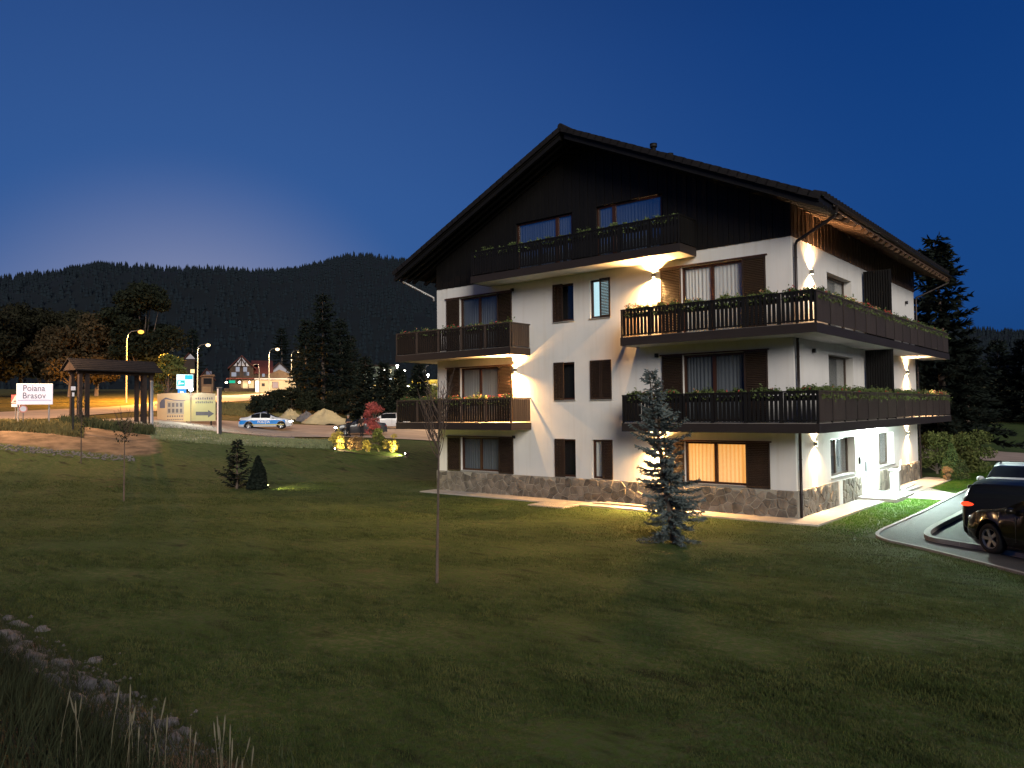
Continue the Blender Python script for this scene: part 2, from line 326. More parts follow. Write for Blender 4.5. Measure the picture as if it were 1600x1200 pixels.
# forested hills
def ridge():
    px = np.array([-300,0,80,150,200,260,330,400,450,500,550,600,680,900,1200,1400,1500,1600,1900]); py = np.array([461,457,451,442,447,451,449,448,442,431,417,420,434,460,488,514,526,526,535])
    az = np.linspace(-180, 180, 720, endpoint=False); pxa = 800+1200*np.tan(np.radians(np.clip(az, -60, 60)))
    hz = 640.3-.0116*(pxa-800); e = (hz-np.interp(pxa, px, py))/np.hypot(1200, pxa-800)     # tan of elevation
    e = np.where(np.abs(az) > 42, .12+.04*np.sin(np.radians(az*3)), e); k = sstep(38, 44, np.abs(az)); e = e*(1-k) + k*(.10+.03*np.sin(np.radians(az*4)))
    T = np.concatenate([np.linspace(0, 1, 26), [1.08, 1.2]]); d = 330+T*620
    zz = np.sin(np.minimum(T, 1)*np.pi/2)**1.35; zz[T > 1] -= (T[T > 1]-1)*1.4
    gxr, gyr = [], []
    A, Tm = np.meshgrid(az, T, indexing='ij'); D = 330+Tm*620
    ztop = 3.6 + e[:,None]*950
    bx = D*np.sin(np.radians(A)); by = D*np.cos(np.radians(A))
    X = CAM.x+AX[0]*bx+AY[0]*by; Y = CAM.y+AX[1]*bx+AY[1]*by
    n = (np.sin(X*.011+Y*.007)+np.sin(Y*.017-X*.006)*.6+np.sin(X*.031)*.3)
    Z = 8 + (ztop-8)*zz[None,:] + n*9*np.sin(np.clip(Tm,0,1)*np.pi); Z[:,0] = 0
    return X, Y, Z, A
HX, HY, HZ, HA = ridge()
na_, nt_ = HX.shape; I, J = np.meshgrid(np.arange(na_), np.arange(nt_-1), indexing='ij'); I2 = (I+1) % na_
F = np.stack([I*nt_+J, I2*nt_+J, I2*nt_+J+1, I*nt_+J+1], -1).reshape(-1, 4)
hillm = mat('forest_floor', (.006,.011,.014), .95, .3, .05, 0)
tag(link('hills', npmesh('hills', np.stack([HX, HY, HZ], -1).reshape(-1, 3), F, hillm, True)), 'dark wooded mountain ridge behind the village', kind='structure')
def cones(P, h, r, seg=6):
    """small far spruces: stacked ragged cones. P (n,3)"""
    n = len(P); V = []; Fs = []; base = 0
    for (z0, z1, q) in ((.05,.62,1.0), (.38,.85,.68), (.66,1.0,.40)):
        t = np.linspace(0, 2*np.pi, seg, endpoint=False)[None,:] + rng.uniform(0, 6, (n,1))
        rr = r[:,None]*q*rng.uniform(.75, 1.2, (n, seg)); x = P[:,0:1]+rr*np.cos(t); y = P[:,1:2]+rr*np.sin(t); z = P[:,2:3]+h[:,None]*z0+0*t
        ap = np.stack([P[:,0], P[:,1], P[:,2]+h*z1], 1)[:,None,:]
        v = np.concatenate([np.stack([x,y,z], -1), ap], 1); V.append(v.reshape(-1, 3)); i = np.arange(n)[:,None]*(seg+1)+base; k = np.arange(seg)[None,:]
        Fs.append(np.stack([i+k, i+(k+1) % seg, i+seg+0*k], -1).reshape(-1, 3)); base += n*(seg+1)
    return np.concatenate(V), np.concatenate(Fs)
ii = rng.integers(0, na_, 60000); jj = np.clip(rng.beta(1.5, 1.1, 60000)*(nt_-3), 0, nt_-3.001)
keep = (np.abs(HA[ii, 0]) < 46); ii = ii[keep]; jj = jj[keep]
rid = np.array([i for i in range(na_) if abs(HA[i,0]) < 44]); rid = np.repeat(rid, 16); ii = np.concatenate([ii, rid]); jj = np.concatenate([jj, 24.2+rng.uniform(-.9, .9, len(rid))])
fi = rng.uniform(0, 1, len(ii)); j0 = jj.astype(int); fj = jj-j0; i2 = (ii+1) % na_
def bl(A): return (A[ii,j0]*(1-fi)+A[i2,j0]*fi)*(1-fj) + (A[ii,j0+1]*(1-fi)+A[i2,j0+1]*fi)*fj
P = np.stack([bl(HX), bl(HY), bl(HZ)-1], 1); hh = rng.uniform(3.2, 8.5, len(P)); V, F = cones(P, hh, hh*.24)
tag(link('hillside_forest', npmesh('hillside_forest', V, F, mat('far_spruce', (.0075,.015,.021), .95, .12, .1))), 'dense spruce forest covering the dark hills', 'forest', kind='stuff')

# ---------------------------------------------------------------- the house
house = thing('apartment_house', 'large white and dark timber chalet style apartment house with wraparound balconies', 'house')
WX, WY, ZT = -16.15, 16.6, 9.1
def cut_wall(name, a0, a1, z0, z1, holes, put, m, thick=.3):
    """wall in a plane: cells between the openings' edges, as boxes; put(a, b, z) -> xyz with b = depth behind the face"""
    xs = sorted({a0, a1, *[h[0] for h in holes], *[h[1] for h in holes]}); zs = sorted({z0, z1, *[h[2] for h in holes], *[h[3] for h in holes]})
    xs = [x for x in xs if a0 <= x <= a1]; zs = [z for z in zs if z0 <= z <= z1]; b = MB()
    for i in range(len(xs)-1):
        run = None
        for j in range(len(zs)-1):
            cx, cz_ = (xs[i]+xs[i+1])/2, (zs[j]+zs[j+1])/2
            hole = any(h[0] < cx < h[1] and h[2] < cz_ < h[3] for h in holes)
            if not hole: run = [zs[j], zs[j+1]] if run is None else [run[0], zs[j+1]]
            if (hole or j == len(zs)-2) and run:
                p, q = put(xs[i], 0, run[0]), put(xs[i+1], thick, run[1]); b.box(p[0], q[0], p[1], q[1], p[2], q[2]); run = None
    return b.build(name, m, house)
fput = lambda a, b, z: (a, b, z)                       # front: a = X, b = Y
sput = lambda a, b, z: (-b, a, z)                      # right side: a = Y
FH = []                                                # openings of the front
G1 = [(-14.73,-12.5), (-3.9,-1.64)]
for k, (zb, zt) in enumerate([(.98,2.42), (3.12,5.45), (6.16,8.57)]):
    for a in G1: FH.append((a[0], a[1], zb, zt))
    FH += [(-9.52,-8.56, zt-1.48, zt), (-7.79,-6.87, zt-1.48, zt)]
GW = [(-11.42,-8.60), (-7.46,-4.64)]
cut_wall('front_wall', WX, -.3, .0, ZT, FH, fput, M['plaster'])
SH = [(3.45,6.38,1.05,2.44), (7.02,9.42,.14,2.44), (9.66,12.1,1.05,2.44), (3.48,6.40,3.12,5.45), (3.52,6.42,6.16,8.40)]
cut_wall('side_wall', 0, WY, 0, ZT, SH, sput, M['plaster'])
b = MB(); b.box(WX, WX+.3, .3, WY, 0, ZT); b.box(WX+.3, -.3, WY-.3, WY, 0, ZT); b.build('rear_wall', M['plaster'], house)
# roof planes: apex over x = -8.07, z 14.25; eaves at 1.38 beyond the walls, z 9.92
AXX, AZ, OV = -8.075, 14.28, 1.40; SL = (AZ-9.93)/(9.43+.02); EY0, EY1 = -1.40, 17.7
def rz_(x): return AZ - SL*abs(x-AXX)
TH = .30                                              # build-up of roof above the soffit
# gable: vertical boards, every third board proud
b = MB()
zg = lambda x: rz_(x)-TH
def gable_quad(x0, x1, z0, y0, y1):
    b.prism([(x0,y0,z0),(x1,y0,z0),(x1,y0,zg(x1)),(x0,y0,zg(x0))], (0, y1-y0, 0))
xs = list(np.arange(WX, 0.001, .19)) + [0.0]
for i in range(len(xs)-1):
    x0, x1 = xs[i]+.006, xs[i+1]-.006; xm = (x0+x1)/2
    hit = [h for h in GW if h[0]-.02 < xm < h[1]+.02]; y0 = -.045 if i % 2 else -.03
    if hit: b.box(x0, x1, y0, .05, ZT, 9.24); gable_quad(x0, x1, 11.36, y0, .05)
    else: gable_quad(x0, x1, ZT, y0, .05)
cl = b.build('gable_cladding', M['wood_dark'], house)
b = MB()
for h in [(WX,-11.42),(-8.60,-7.46),(-4.64,0)]:
    b.prism([(h[0],.052,ZT+.002)] + [(x,.052,ZT+.002) if x == h[1] else (x,.052,ZT+.002) for x in [h[1]]] + [(h[1],.052,zg(h[1]))] + ([(AXX,.052,zg(AXX))] if h[0] < AXX < h[1] else []) + [(h[0],.052,zg(h[0]))], (0,.2,0))
for h in GW: b.box(h[0], h[1], .052, .25, ZT+.002, 9.24); b.prism([(h[0],.052,11.36),(h[1],.052,11.36),(h[1],.052,zg(h[1])),(h[0],.052,zg(h[0]))], (0,.2,0))
b.build('gable_backing', M['wood_dark'], house)
# side wood band under the eaves
b = MB(); ys = list(np.arange(0, WY, .19)) + [WY]; zb = zg(0)-.01
for i in range(len(ys)-1): b.box(-.05, .045 if i % 2 else .03, ys[i]+.005, ys[i+1]-.005, ZT, zb)
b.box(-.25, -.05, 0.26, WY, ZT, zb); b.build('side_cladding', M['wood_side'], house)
b = MB(); b.box(WX-.03, WX+.2, .05, WY, ZT, zb); b.prism([(WX,WY,ZT),(0,WY,ZT),(0,WY,zb),(AXX,WY,zg(AXX)),(WX,WY,zb)], (0,.05,0)); b.build('rear_cladding', M['wood_dark'], house)

# roof: deck, corrugated tile field, verge tiles and eave tiles one by one
def slope_pt(side, s, y, dz=0):          # side +1 right, s = horizontal run from the ridge
    return (AXX+side*s, y, AZ-SL*s+dz)
RUN = 9.43+.02
for side in (1, -1):
    b = MB(); b.prism([slope_pt(side, 0.0, EY0+.06, -.09), slope_pt(side, RUN-.03, EY0+.06, -.09), slope_pt(side, RUN-.03, EY0+.06, -.24), slope_pt(side, 0.0, EY0+.06, -.24)], (0, EY1-EY0-.12, 0))
    b.build('roof_deck', M['wood_dark'], house)
b = MB(); rows = 30; ST = RUN/rows
for side in (1, -1):
    for i in range(rows):
        s0, s1 = i*ST, (i+1)*ST+.04
        y = EY0+.32
        b.prism([slope_pt(side, s0, y, -.055), slope_pt(side, s1, y, -.02), slope_pt(side, s1, y, -.06), slope_pt(side, s0, y, -.088)], (0, EY1-EY0-.64, 0))
tag(b.build('roof_tile_field', M['tile'], house), kind='stuff')
tm = MB(); tl = math.hypot(1, SL)*(ST+.05); tm.prism([(0,0,0),(tl,0,.0),(tl,0,.05),(tl*.5,0,.055),(0,0,.03)], (0,.30,0)); tm.box(0, tl, -.03, 0, -.14, .045)
tme = tm.mesh('verge_tile', M['tile'])
for side in (1, -1):
    for i in range(rows):
        o = link('verge_tile', tme, house); o.location = slope_pt(side, i*ST, EY0+.0, -.04+.02*(i % 2)*.3)
        a = math.atan(SL)-.035
        o.rotation_euler = (0, a, 0) if side > 0 else (0, 0, 0)
        if side < 0: o.matrix_local = Matrix.Translation(Vector(slope_pt(-1, i*ST, EY0, -.04))) @ Matrix.Scale(-1, 4, (1,0,0)) @ Matrix.Rotation(a, 4, 'Y')
em = MB(); em.prism([(0,0,0),(.36,0,-.36*SL+.03),(.36,0,-.36*SL-.02),(0,0,-.05)], (0,.26,0)); em.tube([(.0,.13,0.02),(.37,.13,-.36*SL+.05)], [.10,.10], 8)
eme = em.mesh('eave_tile', M['tile'])
for i in range(58): link('eave_tile', eme, house, slope_pt(1, RUN-.33, EY0+.35+i*.32, .0))
b = MB(); b.tube([(AXX, EY0-.02, AZ+.0), (AXX, EY1+.02, AZ+.0)], .12, 8); b.build('ridge_cap', M['tile'], house)
for i, (x, y, h_) in enumerate([(-6.35, 2.6, .75), (-6.05, 3.4, .62)]):
    b = MB(); z = rz_(x); b.tube([(x,y,z-.1),(x,y,z+h_)], .10, 10); b.tube([(x,y,z+h_-.12),(x,y,z+h_+.02)], .15, 10); b.build('roof_vent', M['black'], house, True)
b = MB(); b.box(-9.6, -9.0, 9.0, 9.6, 12.5, 14.3); b.build('chimney', M['plaster'], house)
# rafters of the front overhang (rounded ends) and rafter tails along the eaves
def rafter(side, y, s0, s1, m=None, w=.12, d=.17, top=-.245):
    b = MB(); poly = [slope_pt(side, s0, y, top), slope_pt(side, s1, y, top), slope_pt(side, s1+.05, y, top-.07), slope_pt(side, s1-.03, y, top-d), slope_pt(side, s0, y, top-d)]
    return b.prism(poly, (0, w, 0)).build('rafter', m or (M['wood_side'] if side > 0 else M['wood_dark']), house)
for y in (-1.30, -.93, -.56, -.19):
    for side in (1, -1): rafter(side, y, .1, RUN+.05, M['wood_dark'])
for i in range(24):
    y = .55+i*.72
    rafter(1, y, RUN-1.36, RUN+.02); rafter(-1, y, RUN-1.36, RUN+.02)
b = MB(); b.prism([slope_pt(1, RUN+.0, .0, -.06), slope_pt(1, RUN+.03, .0, -.06), slope_pt(1, RUN+.03, .0, -.25), slope_pt(1, RUN, .0, -.25)], (0, 17.6, 0)); b.build('eave_board', M['wood_side'], house)
# gutters and downpipes
def halfpipe(x, y0, y1, z, r=.075):
    b = MB(); n = 8; vs = []; fs = []
    for y in (y0, y1):
        for rr in (r, r-.008):
            for k in range(n+1): t = math.pi*k/n; vs.append((x+rr*math.cos(t), y, z-rr*math.sin(t)))
    q = n+1
    for k in range(n): fs += [(k, k+1, 2*q+k+1, 2*q+k), (q+k, 3*q+k, 3*q+k+1, q+k+1), (k, q+k, q+k+1, k+1), (2*q+k, 2*q+k+1, 3*q+k+1, 3*q+k)]
    return b.add(vs, fs)
halfpipe(1.46, -.15, 17.6, 9.82).build('gutter', M['pipe'], house, True); halfpipe(-17.62, -1.2, 17.6, 9.82).build('gutter', M['pipe_pale'], house, True)
b = MB(); b.tube([(1.46,-.08,9.80),(1.46,-.08,9.62),(1.40,-.06,9.50),(.16,.10,8.92),(.10,.12,8.80),(.10,.12,6.14)], .05, 8)
b.tube([(.10,.12,5.80),(.10,.12,3.10)], .05, 8); b.tube([(.10,.12,2.77),(.10,.12,.05)], .05, 8)
for z in (8.4, 7.2, 5.2, 4.0, 1.9, .8): b.tube([(.10,.12,z-.015),(.10,.12,z+.015)], .06, 8)
b.build('downpipe', M['pipe'], house, True)
b = MB(); b.tube([(-17.62,-.9,9.78),(-17.6,-.9,9.6),(-16.25,-.1,8.75),(-16.25,-.1,8.6)], .045, 8); b.build('downpipe', M['pipe_pale'], house, True)
b = MB(); b.tube([(1.46,17.3,9.80),(1.40,17.3,9.5),(.1,16.75,8.85),(.08,16.7,8.7),(.08,16.7,0)], .045, 8); b.build('downpipe', M['pipe'], house, True)

# stone base: irregular split stones set proud of a mortar bed (cells of a jittered lattice)
b = MB(); b.box(WX-.05, .05, -.05, -.002, 0, .905); b.box(.002, .05, 0.0, 7.0, 0, .905); b.box(.002, .05, 9.45, WY+.05, 0, .905); b.build('mortar_bed', M['grout'], house)
def voronoi_cells(w, h, cell, seed):
    rs = np.random.default_rng(seed); nx, ny = max(1, round(w/cell)), max(1, round(h/cell)); pts = []
    for i in range(-2, nx+2):
        for j in range(-2, ny+2): pts.append(((i+.5+rs.uniform(-.48,.48)+.5*(j % 2)*.6)*w/nx, (j+.5+rs.uniform(-.48,.48))*h/ny))
    pts = np.array(pts); res = []
    for p in pts:
        if not (0 < p[0] < w and 0 < p[1] < h): continue
        poly = [(0,0),(w,0),(w,h),(0,h)]; dd = np.hypot(*(pts-p).T); near = pts[np.argsort(dd)[1:16]]
        for q in near:
            m_ = (p+q)/2; nrm = q-p; L = np.hypot(*nrm); nrm = nrm/L; off = nrm@m_ - .013; new = []
            for k in range(len(poly)):
                A, B = np.array(poly[k]), np.array(poly[(k+1) % len(poly)]); da, db = nrm@A-off, nrm@B-off
                if da <= 0: new.append(tuple(A))
                if (da < 0) != (db < 0) and abs(da-db) > 1e-9: t = da/(da-db); new.append(tuple(A+(B-A)*t))
            poly = new
            if len(poly) < 3: break
        if len(poly) >= 3: res.append(poly)
    return res
def stones(w, put, seed, cell=.30):
    for poly in voronoi_cells(w, .9, cell, seed):
        c = np.mean(poly, 0); dep = random.uniform(.012, .045); bot = [put(x, z, 0) for x, z in poly]
        mid = [put(x, z, dep*.6) for x, z in poly]; top = [put(c[0]+(x-c[0])*.82, c[1]+(z-c[1])*.82, dep+random.uniform(-.004,.004)) for x, z in poly]; n = len(poly)
        f = [tuple(range(2*n, 3*n))]
        for k in range(n): f += [(k, (k+1) % n, n+(k+1) % n, n+k), (n+k, n+(k+1) % n, 2*n+(k+1) % n, 2*n+k)]
        MB().add(bot+mid+top, f).build('stone', M['stone'], house)
stones(16.2, lambda a, z, d: (WX-.04+a, -.048-d, z+.002), 11, .30)
stones(3.9, lambda a, z, d: (.048+d, .10+a, z+.002), 12, .30); stones(2.4, lambda a, z, d: (.048+d, 4.5+a, z+.002), 13, .30); stones(7.0, lambda a, z, d: (.048+d, 9.5+a, z+.002), 14, .42)
b = MB(); b.box(.052, .085, 4.05, 4.45, .05, .90); b.build('meter_panel', M['plaster'], house)

# windows
def wave_curtain(name, x0, x1, y, z0, z1, m, parent, axis='x', amp=.025, wl=.13):
    n = max(6, int((x1-x0)/wl*6)); vs = []; fs = []
    for i in range(n+1):
        x = x0+(x1-x0)*i/n; yy = y+amp*math.sin(2*math.pi*(x-x0)/wl+math.sin(x*7))*(.6+.4*math.sin(x*3.1))
        for z in (z0, z1): vs.append((x, yy, z) if axis == 'x' else (-yy, x, z))
    for i in range(n): fs.append((2*i, 2*i+2, 2*i+3, 2*i+1))
    return MB().add(vs, fs).build(name, m, parent, True)
def window(x0, x1, z0, z1, npane, cur, put, axis, gl=None, fm=None, dep=.10, sill=True, label=None):
    gl = gl or M['glass']; fm = fm or M['frame']; fw = .075; mw = .11
    b = MB()
    def bx(a0, a1, c0, c1, d0, d1): p, q = put(a0, d0, c0), put(a1, d1, c1); b.box(p[0], q[0], p[1], q[1], p[2], q[2])
    e = .002
    bx(x0+e, x1-e, z0+e, z0+fw, dep, dep+.08); bx(x0+e, x1-e, z1-fw, z1-e, dep, dep+.08); bx(x0+e, x0+fw, z0+fw, z1-fw, dep, dep+.08); bx(x1-fw, x1-e, z0+fw, z1-fw, dep, dep+.08)
    W_ = (x1-x0-2*fw-(npane-1)*mw)/npane; panes = []
    for k in range(npane):
        a = x0+fw+k*(W_+mw); panes.append((a, a+W_))
        if k: bx(a-mw, a, z0+fw, z1-fw, dep, dep+.09)
    w = b.build('window', fm, house); 
    if label: w['label'] = label
    for a0, a1 in panes:
        b = MB(); p, q = put(a0, dep+.035, z0+fw), put(a1, dep+.043, z1-fw); b.box(p[0], q[0], p[1], q[1], p[2], q[2]); b.build('pane', gl, w)
    if cur is not None and cur is not M['white_room']: wave_curtain('curtain', x0+.01, x1-.01, dep+.085, z0+.01, z1-.01, cur, w, axis)
    b = MB(); bx(x0, x1, z0, z1, .298, .32) if dep < .2 else bx(x0-.1, x1+.1, z0-.1, z1+.05, dep+.25, dep+.27)
    b.build('room_back', M['dark_room'] if cur is not M['white_room'] else M['white_room'], w)
    if sill: b = MB(); bx(x0-.03, x1+.03, z0-.045, z0-.002, -.05, dep); b.build('sill', M['kerb'], w)
    return w
lit_curtain = mat('lamp_lit_curtain', (.7,.55,.35), .9, .1, 9, emit=(1,.50,.12), es=.80)
tb = lit_curtain.node_tree; q1 = tb.nodes.new('ShaderNodeTexWave'); q1.wave_type = 'BANDS'; q1.bands_direction = 'X'; q1.inputs['Scale'].default_value = 2.2; q1.inputs['Distortion'].default_value = 2.5; q1.inputs['Detail'].default_value = 1.5
tc2 = tb.nodes.new('ShaderNodeTexCoord'); mp2 = tb.nodes.new('ShaderNodeMapping'); mp2.inputs['Scale'].default_value = (1,1,.03); tb.links.new(tc2.outputs['Object'], mp2.inputs[0]); tb.links.new(mp2.outputs[0], q1.inputs[0])
cm = tb.nodes.new('ShaderNodeMix'); cm.data_type = 'RGBA'; cm.inputs[6].default_value = (.90,.33,.05,1); cm.inputs[7].default_value = (1,.47,.12,1); tb.links.new(q1.outputs['Fac'], cm.inputs[0]); tb.links.new(cm.outputs[2], tb.nodes['Principled BSDF'].inputs['Emission Color'])
for k, (zb, zt) in enumerate([(.98,2.42), (3.12,5.45), (6.16,8.57)]):
    window(-14.73, -12.5, zb, zt, 2, [M['curtain_dim'], M['curtain'], M['curtain_dim']][k], fput, 'x', sill=k == 0)
    window(-3.9, -1.64, zb, zt, 2, [lit_curtain, M['curtain_dim'], M['curtain_pale']][k], fput, 'x', sill=k == 0, label='window lit orange behind its curtains' if k == 0 else None)
    for (a, c_), cur in (((-9.52,-8.56), None), ((-7.79,-6.87), 'lit' if k != 1 else None)):
        if cur: w = window(a, c_, zt-1.48, zt, 1, M['white_room'] if k == 2 else M['curtain_pale'], fput, 'x', label='window lit blue white' if k == 2 else None)
        else: window(a, c_, zt-1.48, zt, 1, None, fput, 'x')
for (a, c_), first in zip(GW, (2, 1)):
    big = 2.05
    segs = [(a, a+big), (a+big, c_)] if first == 2 else [(a, c_-big), (c_-big, c_)]
    for s in segs: window(s[0], s[1], 9.24, 11.36, 1, M['curtain_dim'], fput, 'x', gl=M['glass_sky'], dep=.08, sill=False)
for s in SH:
    if s[0] == 7.02: continue
    up_ = s[2] > 3
    window(s[0], s[1], s[2], s[3], 1 if up_ else 2, M['curtain'] if up_ else M['curtain_dim'], sput, 'y', fm=M['frame_grey'], dep=.27, sill=not up_)
# shutters with tilted slats
def shutter(x0, x1, z0, z1, single, y=-.012):
    b = MB(); fw = .055; y1, y0 = y, y-.045
    b.box(x0, x0+fw, y0, y1, z0, z1); b.box(x1-fw, x1, y0, y1, z0, z1); b.box(x0+fw, x1-fw, y0, y1, z0, z0+fw); b.box(x0+fw, x1-fw, y0, y1, z1-fw, z1)
    s = b.build('shutter', M['shutter'], house); n = int(round((z1-z0-2*fw)/.058)); st = (z1-z0-2*fw)/n; w = x1-x0-2*fw
    m = MB(); m.prism([(0,-.022,-.006),(0,.018,.041),(0,.022,.035),(0,-.018,-.012)], (w-.004,0,0)); me = m.mesh('slat', M['shutter'])
    if single:
        for i in range(n): link('slat', me, s, (x0+fw+.002, y-.022, z0+fw+i*st+.012))
    else:
        b = MB()
        for i in range(n): b.add([(v[0]+x0+fw+.002, v[1]+y-.022, v[2]+z0+fw+i*st+.012) for v in m.v], m.f)
        tag(b.build('slats', M['shutter'], s), kind='stuff')
    return s
for k, (zb, zt) in enumerate([(.93,2.43), (3.12,5.46), (6.16,8.58)]):
    shutter(-15.52, -14.73, zb, zt, False); shutter(-12.5, -11.70, zb, zt, k == 1)
    shutter(-4.70, -3.90, zb, zt, k != 1); shutter(-1.64, -.84, zb, zt, k == 0)
    zl = zt-1.5
    shutter(-9.54, -9.06, zl, zt, k == 1); shutter(-7.31, -6.85, zl, zt, k == 0)
    if k == 1: shutter(-7.80, -7.33, zl, zt, False)
    MB().box(-15.6, -11.6, -.07, -.003, zt+.005, zt+.05).build('shutter_rail', M['frame'], house); MB().box(-4.78, -.78, -.07, -.003, zt+.005, zt+.05).build('shutter_rail', M['frame'], house)
    b = MB(); b.box(-11.72, -11.60, -.08, -.002, zt-.02, zt+.10); b.build('rail_stop', M['darkbox'], house) if k != 1 else None

# entrance
def ebox(name, y0, y1, z0, z1, d0, d1, m, parent=house, label=None):
    b = MB().box(-d1, -d0, y0, y1, z0, z1).build(name, m, parent)
    if label: b['label'] = label
    return b
white_door = mat('white_door_paint', (.62,.63,.65), .5, .05, 4)
ebox('entrance_back', 7.0, 9.45, .1, 2.5, .55, .6, white_door); ebox('entrance_floor', 7.0, 9.44, .0, .16, -.0, .55, M['white_step'])
for a in (7.0, 9.36): ebox('door_post', a+.02, a+.1, .16, 2.44, .22, .34, white_door)
ebox('door_post', 8.22, 8.34, .16, 2.44, .22, .34, white_door)
for y0, y1 in ((7.12, 8.20), (8.36, 9.34)):
    d = ebox('door', y0, y1, .17, 2.40, .25, .30, white_door)
    MB().box(-.245, -.235, y0+.22, y1-.22, .55, 2.2).build('pane', glass('door_glass', (.9,.95,1), .1), d)
    MB().box(-.235, -.16, y0+.08, y0+.12, .95, 1.35).build('handle', M['steel'], d)
b = MB().box(.002, .06, 6.78, 6.9, 1.35, 1.62).build('intercom', M['black'], house)
# canopy lamp in the entrance
b = MB().box(.15, .55, 7.6, 8.6, 2.72, 2.775).build('entrance_lamp', M['lampbody'], house); MB().box(.18, .52, 7.63, 8.57, 2.705, 2.718).build('lens', emis('entrance_lens', (.93,.98,1), 18), b)
point('entrance_light', (1.0, 8.1, 2.60), 1500, (.80,1,.93), .12, b); spot('entrance_light', (.9, 8.1, 2.66), (1, -.25, -.75), 4300, 140, (.78,1,.86), .5, .15, b)
# ---------------------------------------------------------------- balconies
BD = 1.28; SD = 1.17
BW, BGAP = .098, .026
board_me = MB().box(0, BW, -.012, .012, 0, .90).mesh('board', M['wood_dark'])
board_side = MB().box(-.012, .012, 0, BW, 0, .90).mesh('board', M['wood_brown'])
board_end = MB().box(-.012, .012, 0, BW, 0, .90).mesh('board', M['wood_dark'])
def panel_mesh(L):
    b = MB(); n = int(L/.105)
    for i in range(n): b.box(-.012 if i % 2 else -.006, .016, i*L/n+.004, (i+1)*L/n-.004, 0, .90)
    b.box(-.02, -.012, 0, L, .06, .84); return b.mesh('railing_panel', M['wood_brown'])
flower_sites = []
def rail_front(par, x0, x1, y, z, npan, mt, lvl, side_name):
    """boarded railing along X between posts; z = slab top"""
    MB().box(x0, x1, y-.05, y+.05, z+.955, z+1.0).build('handrail', mt, par); MB().box(x0, x1, y-.02, y+.02, z+.07, z+.11).build('lower_rail', mt, par)
    L = (x1-x0)/npan
    for k in range(npan+1): xx = x0+k*L; MB().box(max(x0, xx-.06), min(x1, xx+.06), y-.03, y+.03, z-.0 if k in (0, npan) else z+.02, z+.955).build('railing_post', mt, par)
    for k in range(npan):
        a0, a1 = x0+k*L+.065+.02, x0+(k+1)*L-.065; n = int((a1-a0)/(BW+BGAP)); st = (a1-a0)/n
        for i in range(n): link('board', board_me, par, (a0+i*st+(st-BW)*.5-.01, y-.028, z+.05))
        flower_sites.append(((a0+a1)/2, y+.16, z+.86, 0, L-.22, lvl, side_name, k, npan))
def slab(name, x0, x1, y0, y1, z0, z1, label):
    b = MB().box(x0, x1, y0, y1, z0+.012, z1-.012); return b
for lvl, (zb, zt) in (('middle', (2.79, 3.08)), ('upper', (5.82, 6.11))):
    bal = MB().box(-5.62, SD-.04, -BD+.04, -.002, zb+.012, zt-.01).box(.002, SD-.04, -.002, 18.26, zb+.012, zt-.01).build('balcony', M['plaster'], house)
    bal['label'] = f'{lvl} right balcony wrapping round the near corner'
    f = MB().box(-5.66, SD, -BD, -BD+.04, zb-.0, zt+.0).box(-5.66, -5.62, -BD+.04, -.0, zb, zt).box(SD-.04, SD, -BD+.04, 18.3, zb, zt).box(.0, SD-.04, 18.26, 18.3, zb, zt)
    f.build('fascia', M['fascia'], bal)
    MB().box(-5.62, SD-.04, -BD+.04, -.002, zt-.009, zt+.01).box(.004, SD-.04, .0, 18.26, zt-.009, zt+.01).build('balcony_floor', M['concrete'], bal)
    rail_front(bal, -5.64, SD-.02, -BD+.05, zt, 6, M['wood_dark'], lvl, 'front')
    # left return: short boarded side
    MB().box(-5.66, -5.60, -BD+.1, 0, zt+.955, zt+1.0).build('handrail', M['wood_dark'], bal)
    for i in range(9): link('board', board_side, bal, (-5.63, -BD+.14+i*.125, zt+.05))
    # right side railing: wide panels between dark posts
    x = SD-.05; npan = 15; L = (18.28+BD-.1)/npan; y0 = -BD+.08; pm = panel_mesh(L-.11)
    MB().box(x-.05, x+.05, y0, 18.28, zt+.955, zt+1.0).build('handrail', M['wood_brown'], bal)
    for k in range(npan+1): MB().box(x-.03, x+.018, y0+k*L-.03, y0+k*L+.03, zt, zt+.955).build('railing_post', M['wood_dark'], bal)
    for k in range(npan):
        link('railing_panel', pm, bal, (x+.012, y0+k*L+.055, zt+.06)); flower_sites.append((x-.15, y0+(k+.5)*L, zt+.86, math.pi/2, L-.2, lvl, 'right side', k, npan))
    MB().box(.0, x, 18.2, 18.26, zt+.06, zt+.98).build('end_railing', M['wood_brown'], bal)
    # left balcony
    bal = MB().box(-17.51, -10.79, -BD+.04, -.002, zb+.012, zt-.01).box(-17.51, WX-.002, -.002, 8, zb+.012, zt-.01).build('balcony', M['plaster'], house)
    bal['label'] = f'{lvl} left balcony wrapping round the far left corner'
    f = MB().box(-17.55, -10.75, -BD, -BD+.04, zb, zt).box(-10.79, -10.75, -BD+.04, -.0, zb, zt).box(-17.55, -17.51, -BD+.04, 8, zb, zt); f.build('fascia', M['fascia'], bal)
    MB().box(-17.51, -10.79, -BD+.04, -.002, zt-.009, zt+.01).build('balcony_floor', M['concrete'], bal)
    rail_front(bal, -17.53, -10.77, -BD+.05, zt, 5, M['wood_brown'], lvl, 'left')
    MB().box(-10.80, -10.74, -BD+.1, 0, zt+.955, zt+1.0).build('handrail', M['wood_brown'], bal)
    for i in range(9): link('board', board_side, bal, (-10.77, -BD+.14+i*.125, zt+.05))
    MB().box(-17.56, -17.50, -BD+.1, 8, zt+.955, zt+1.0).build('handrail', M['wood_brown'], bal)
    MB().box(-17.54, -17.52, -BD+.1, 8, zt+.06, zt+.955).build('railing_panel', M['wood_brown'], bal)
zb, zt = 8.87, 9.16
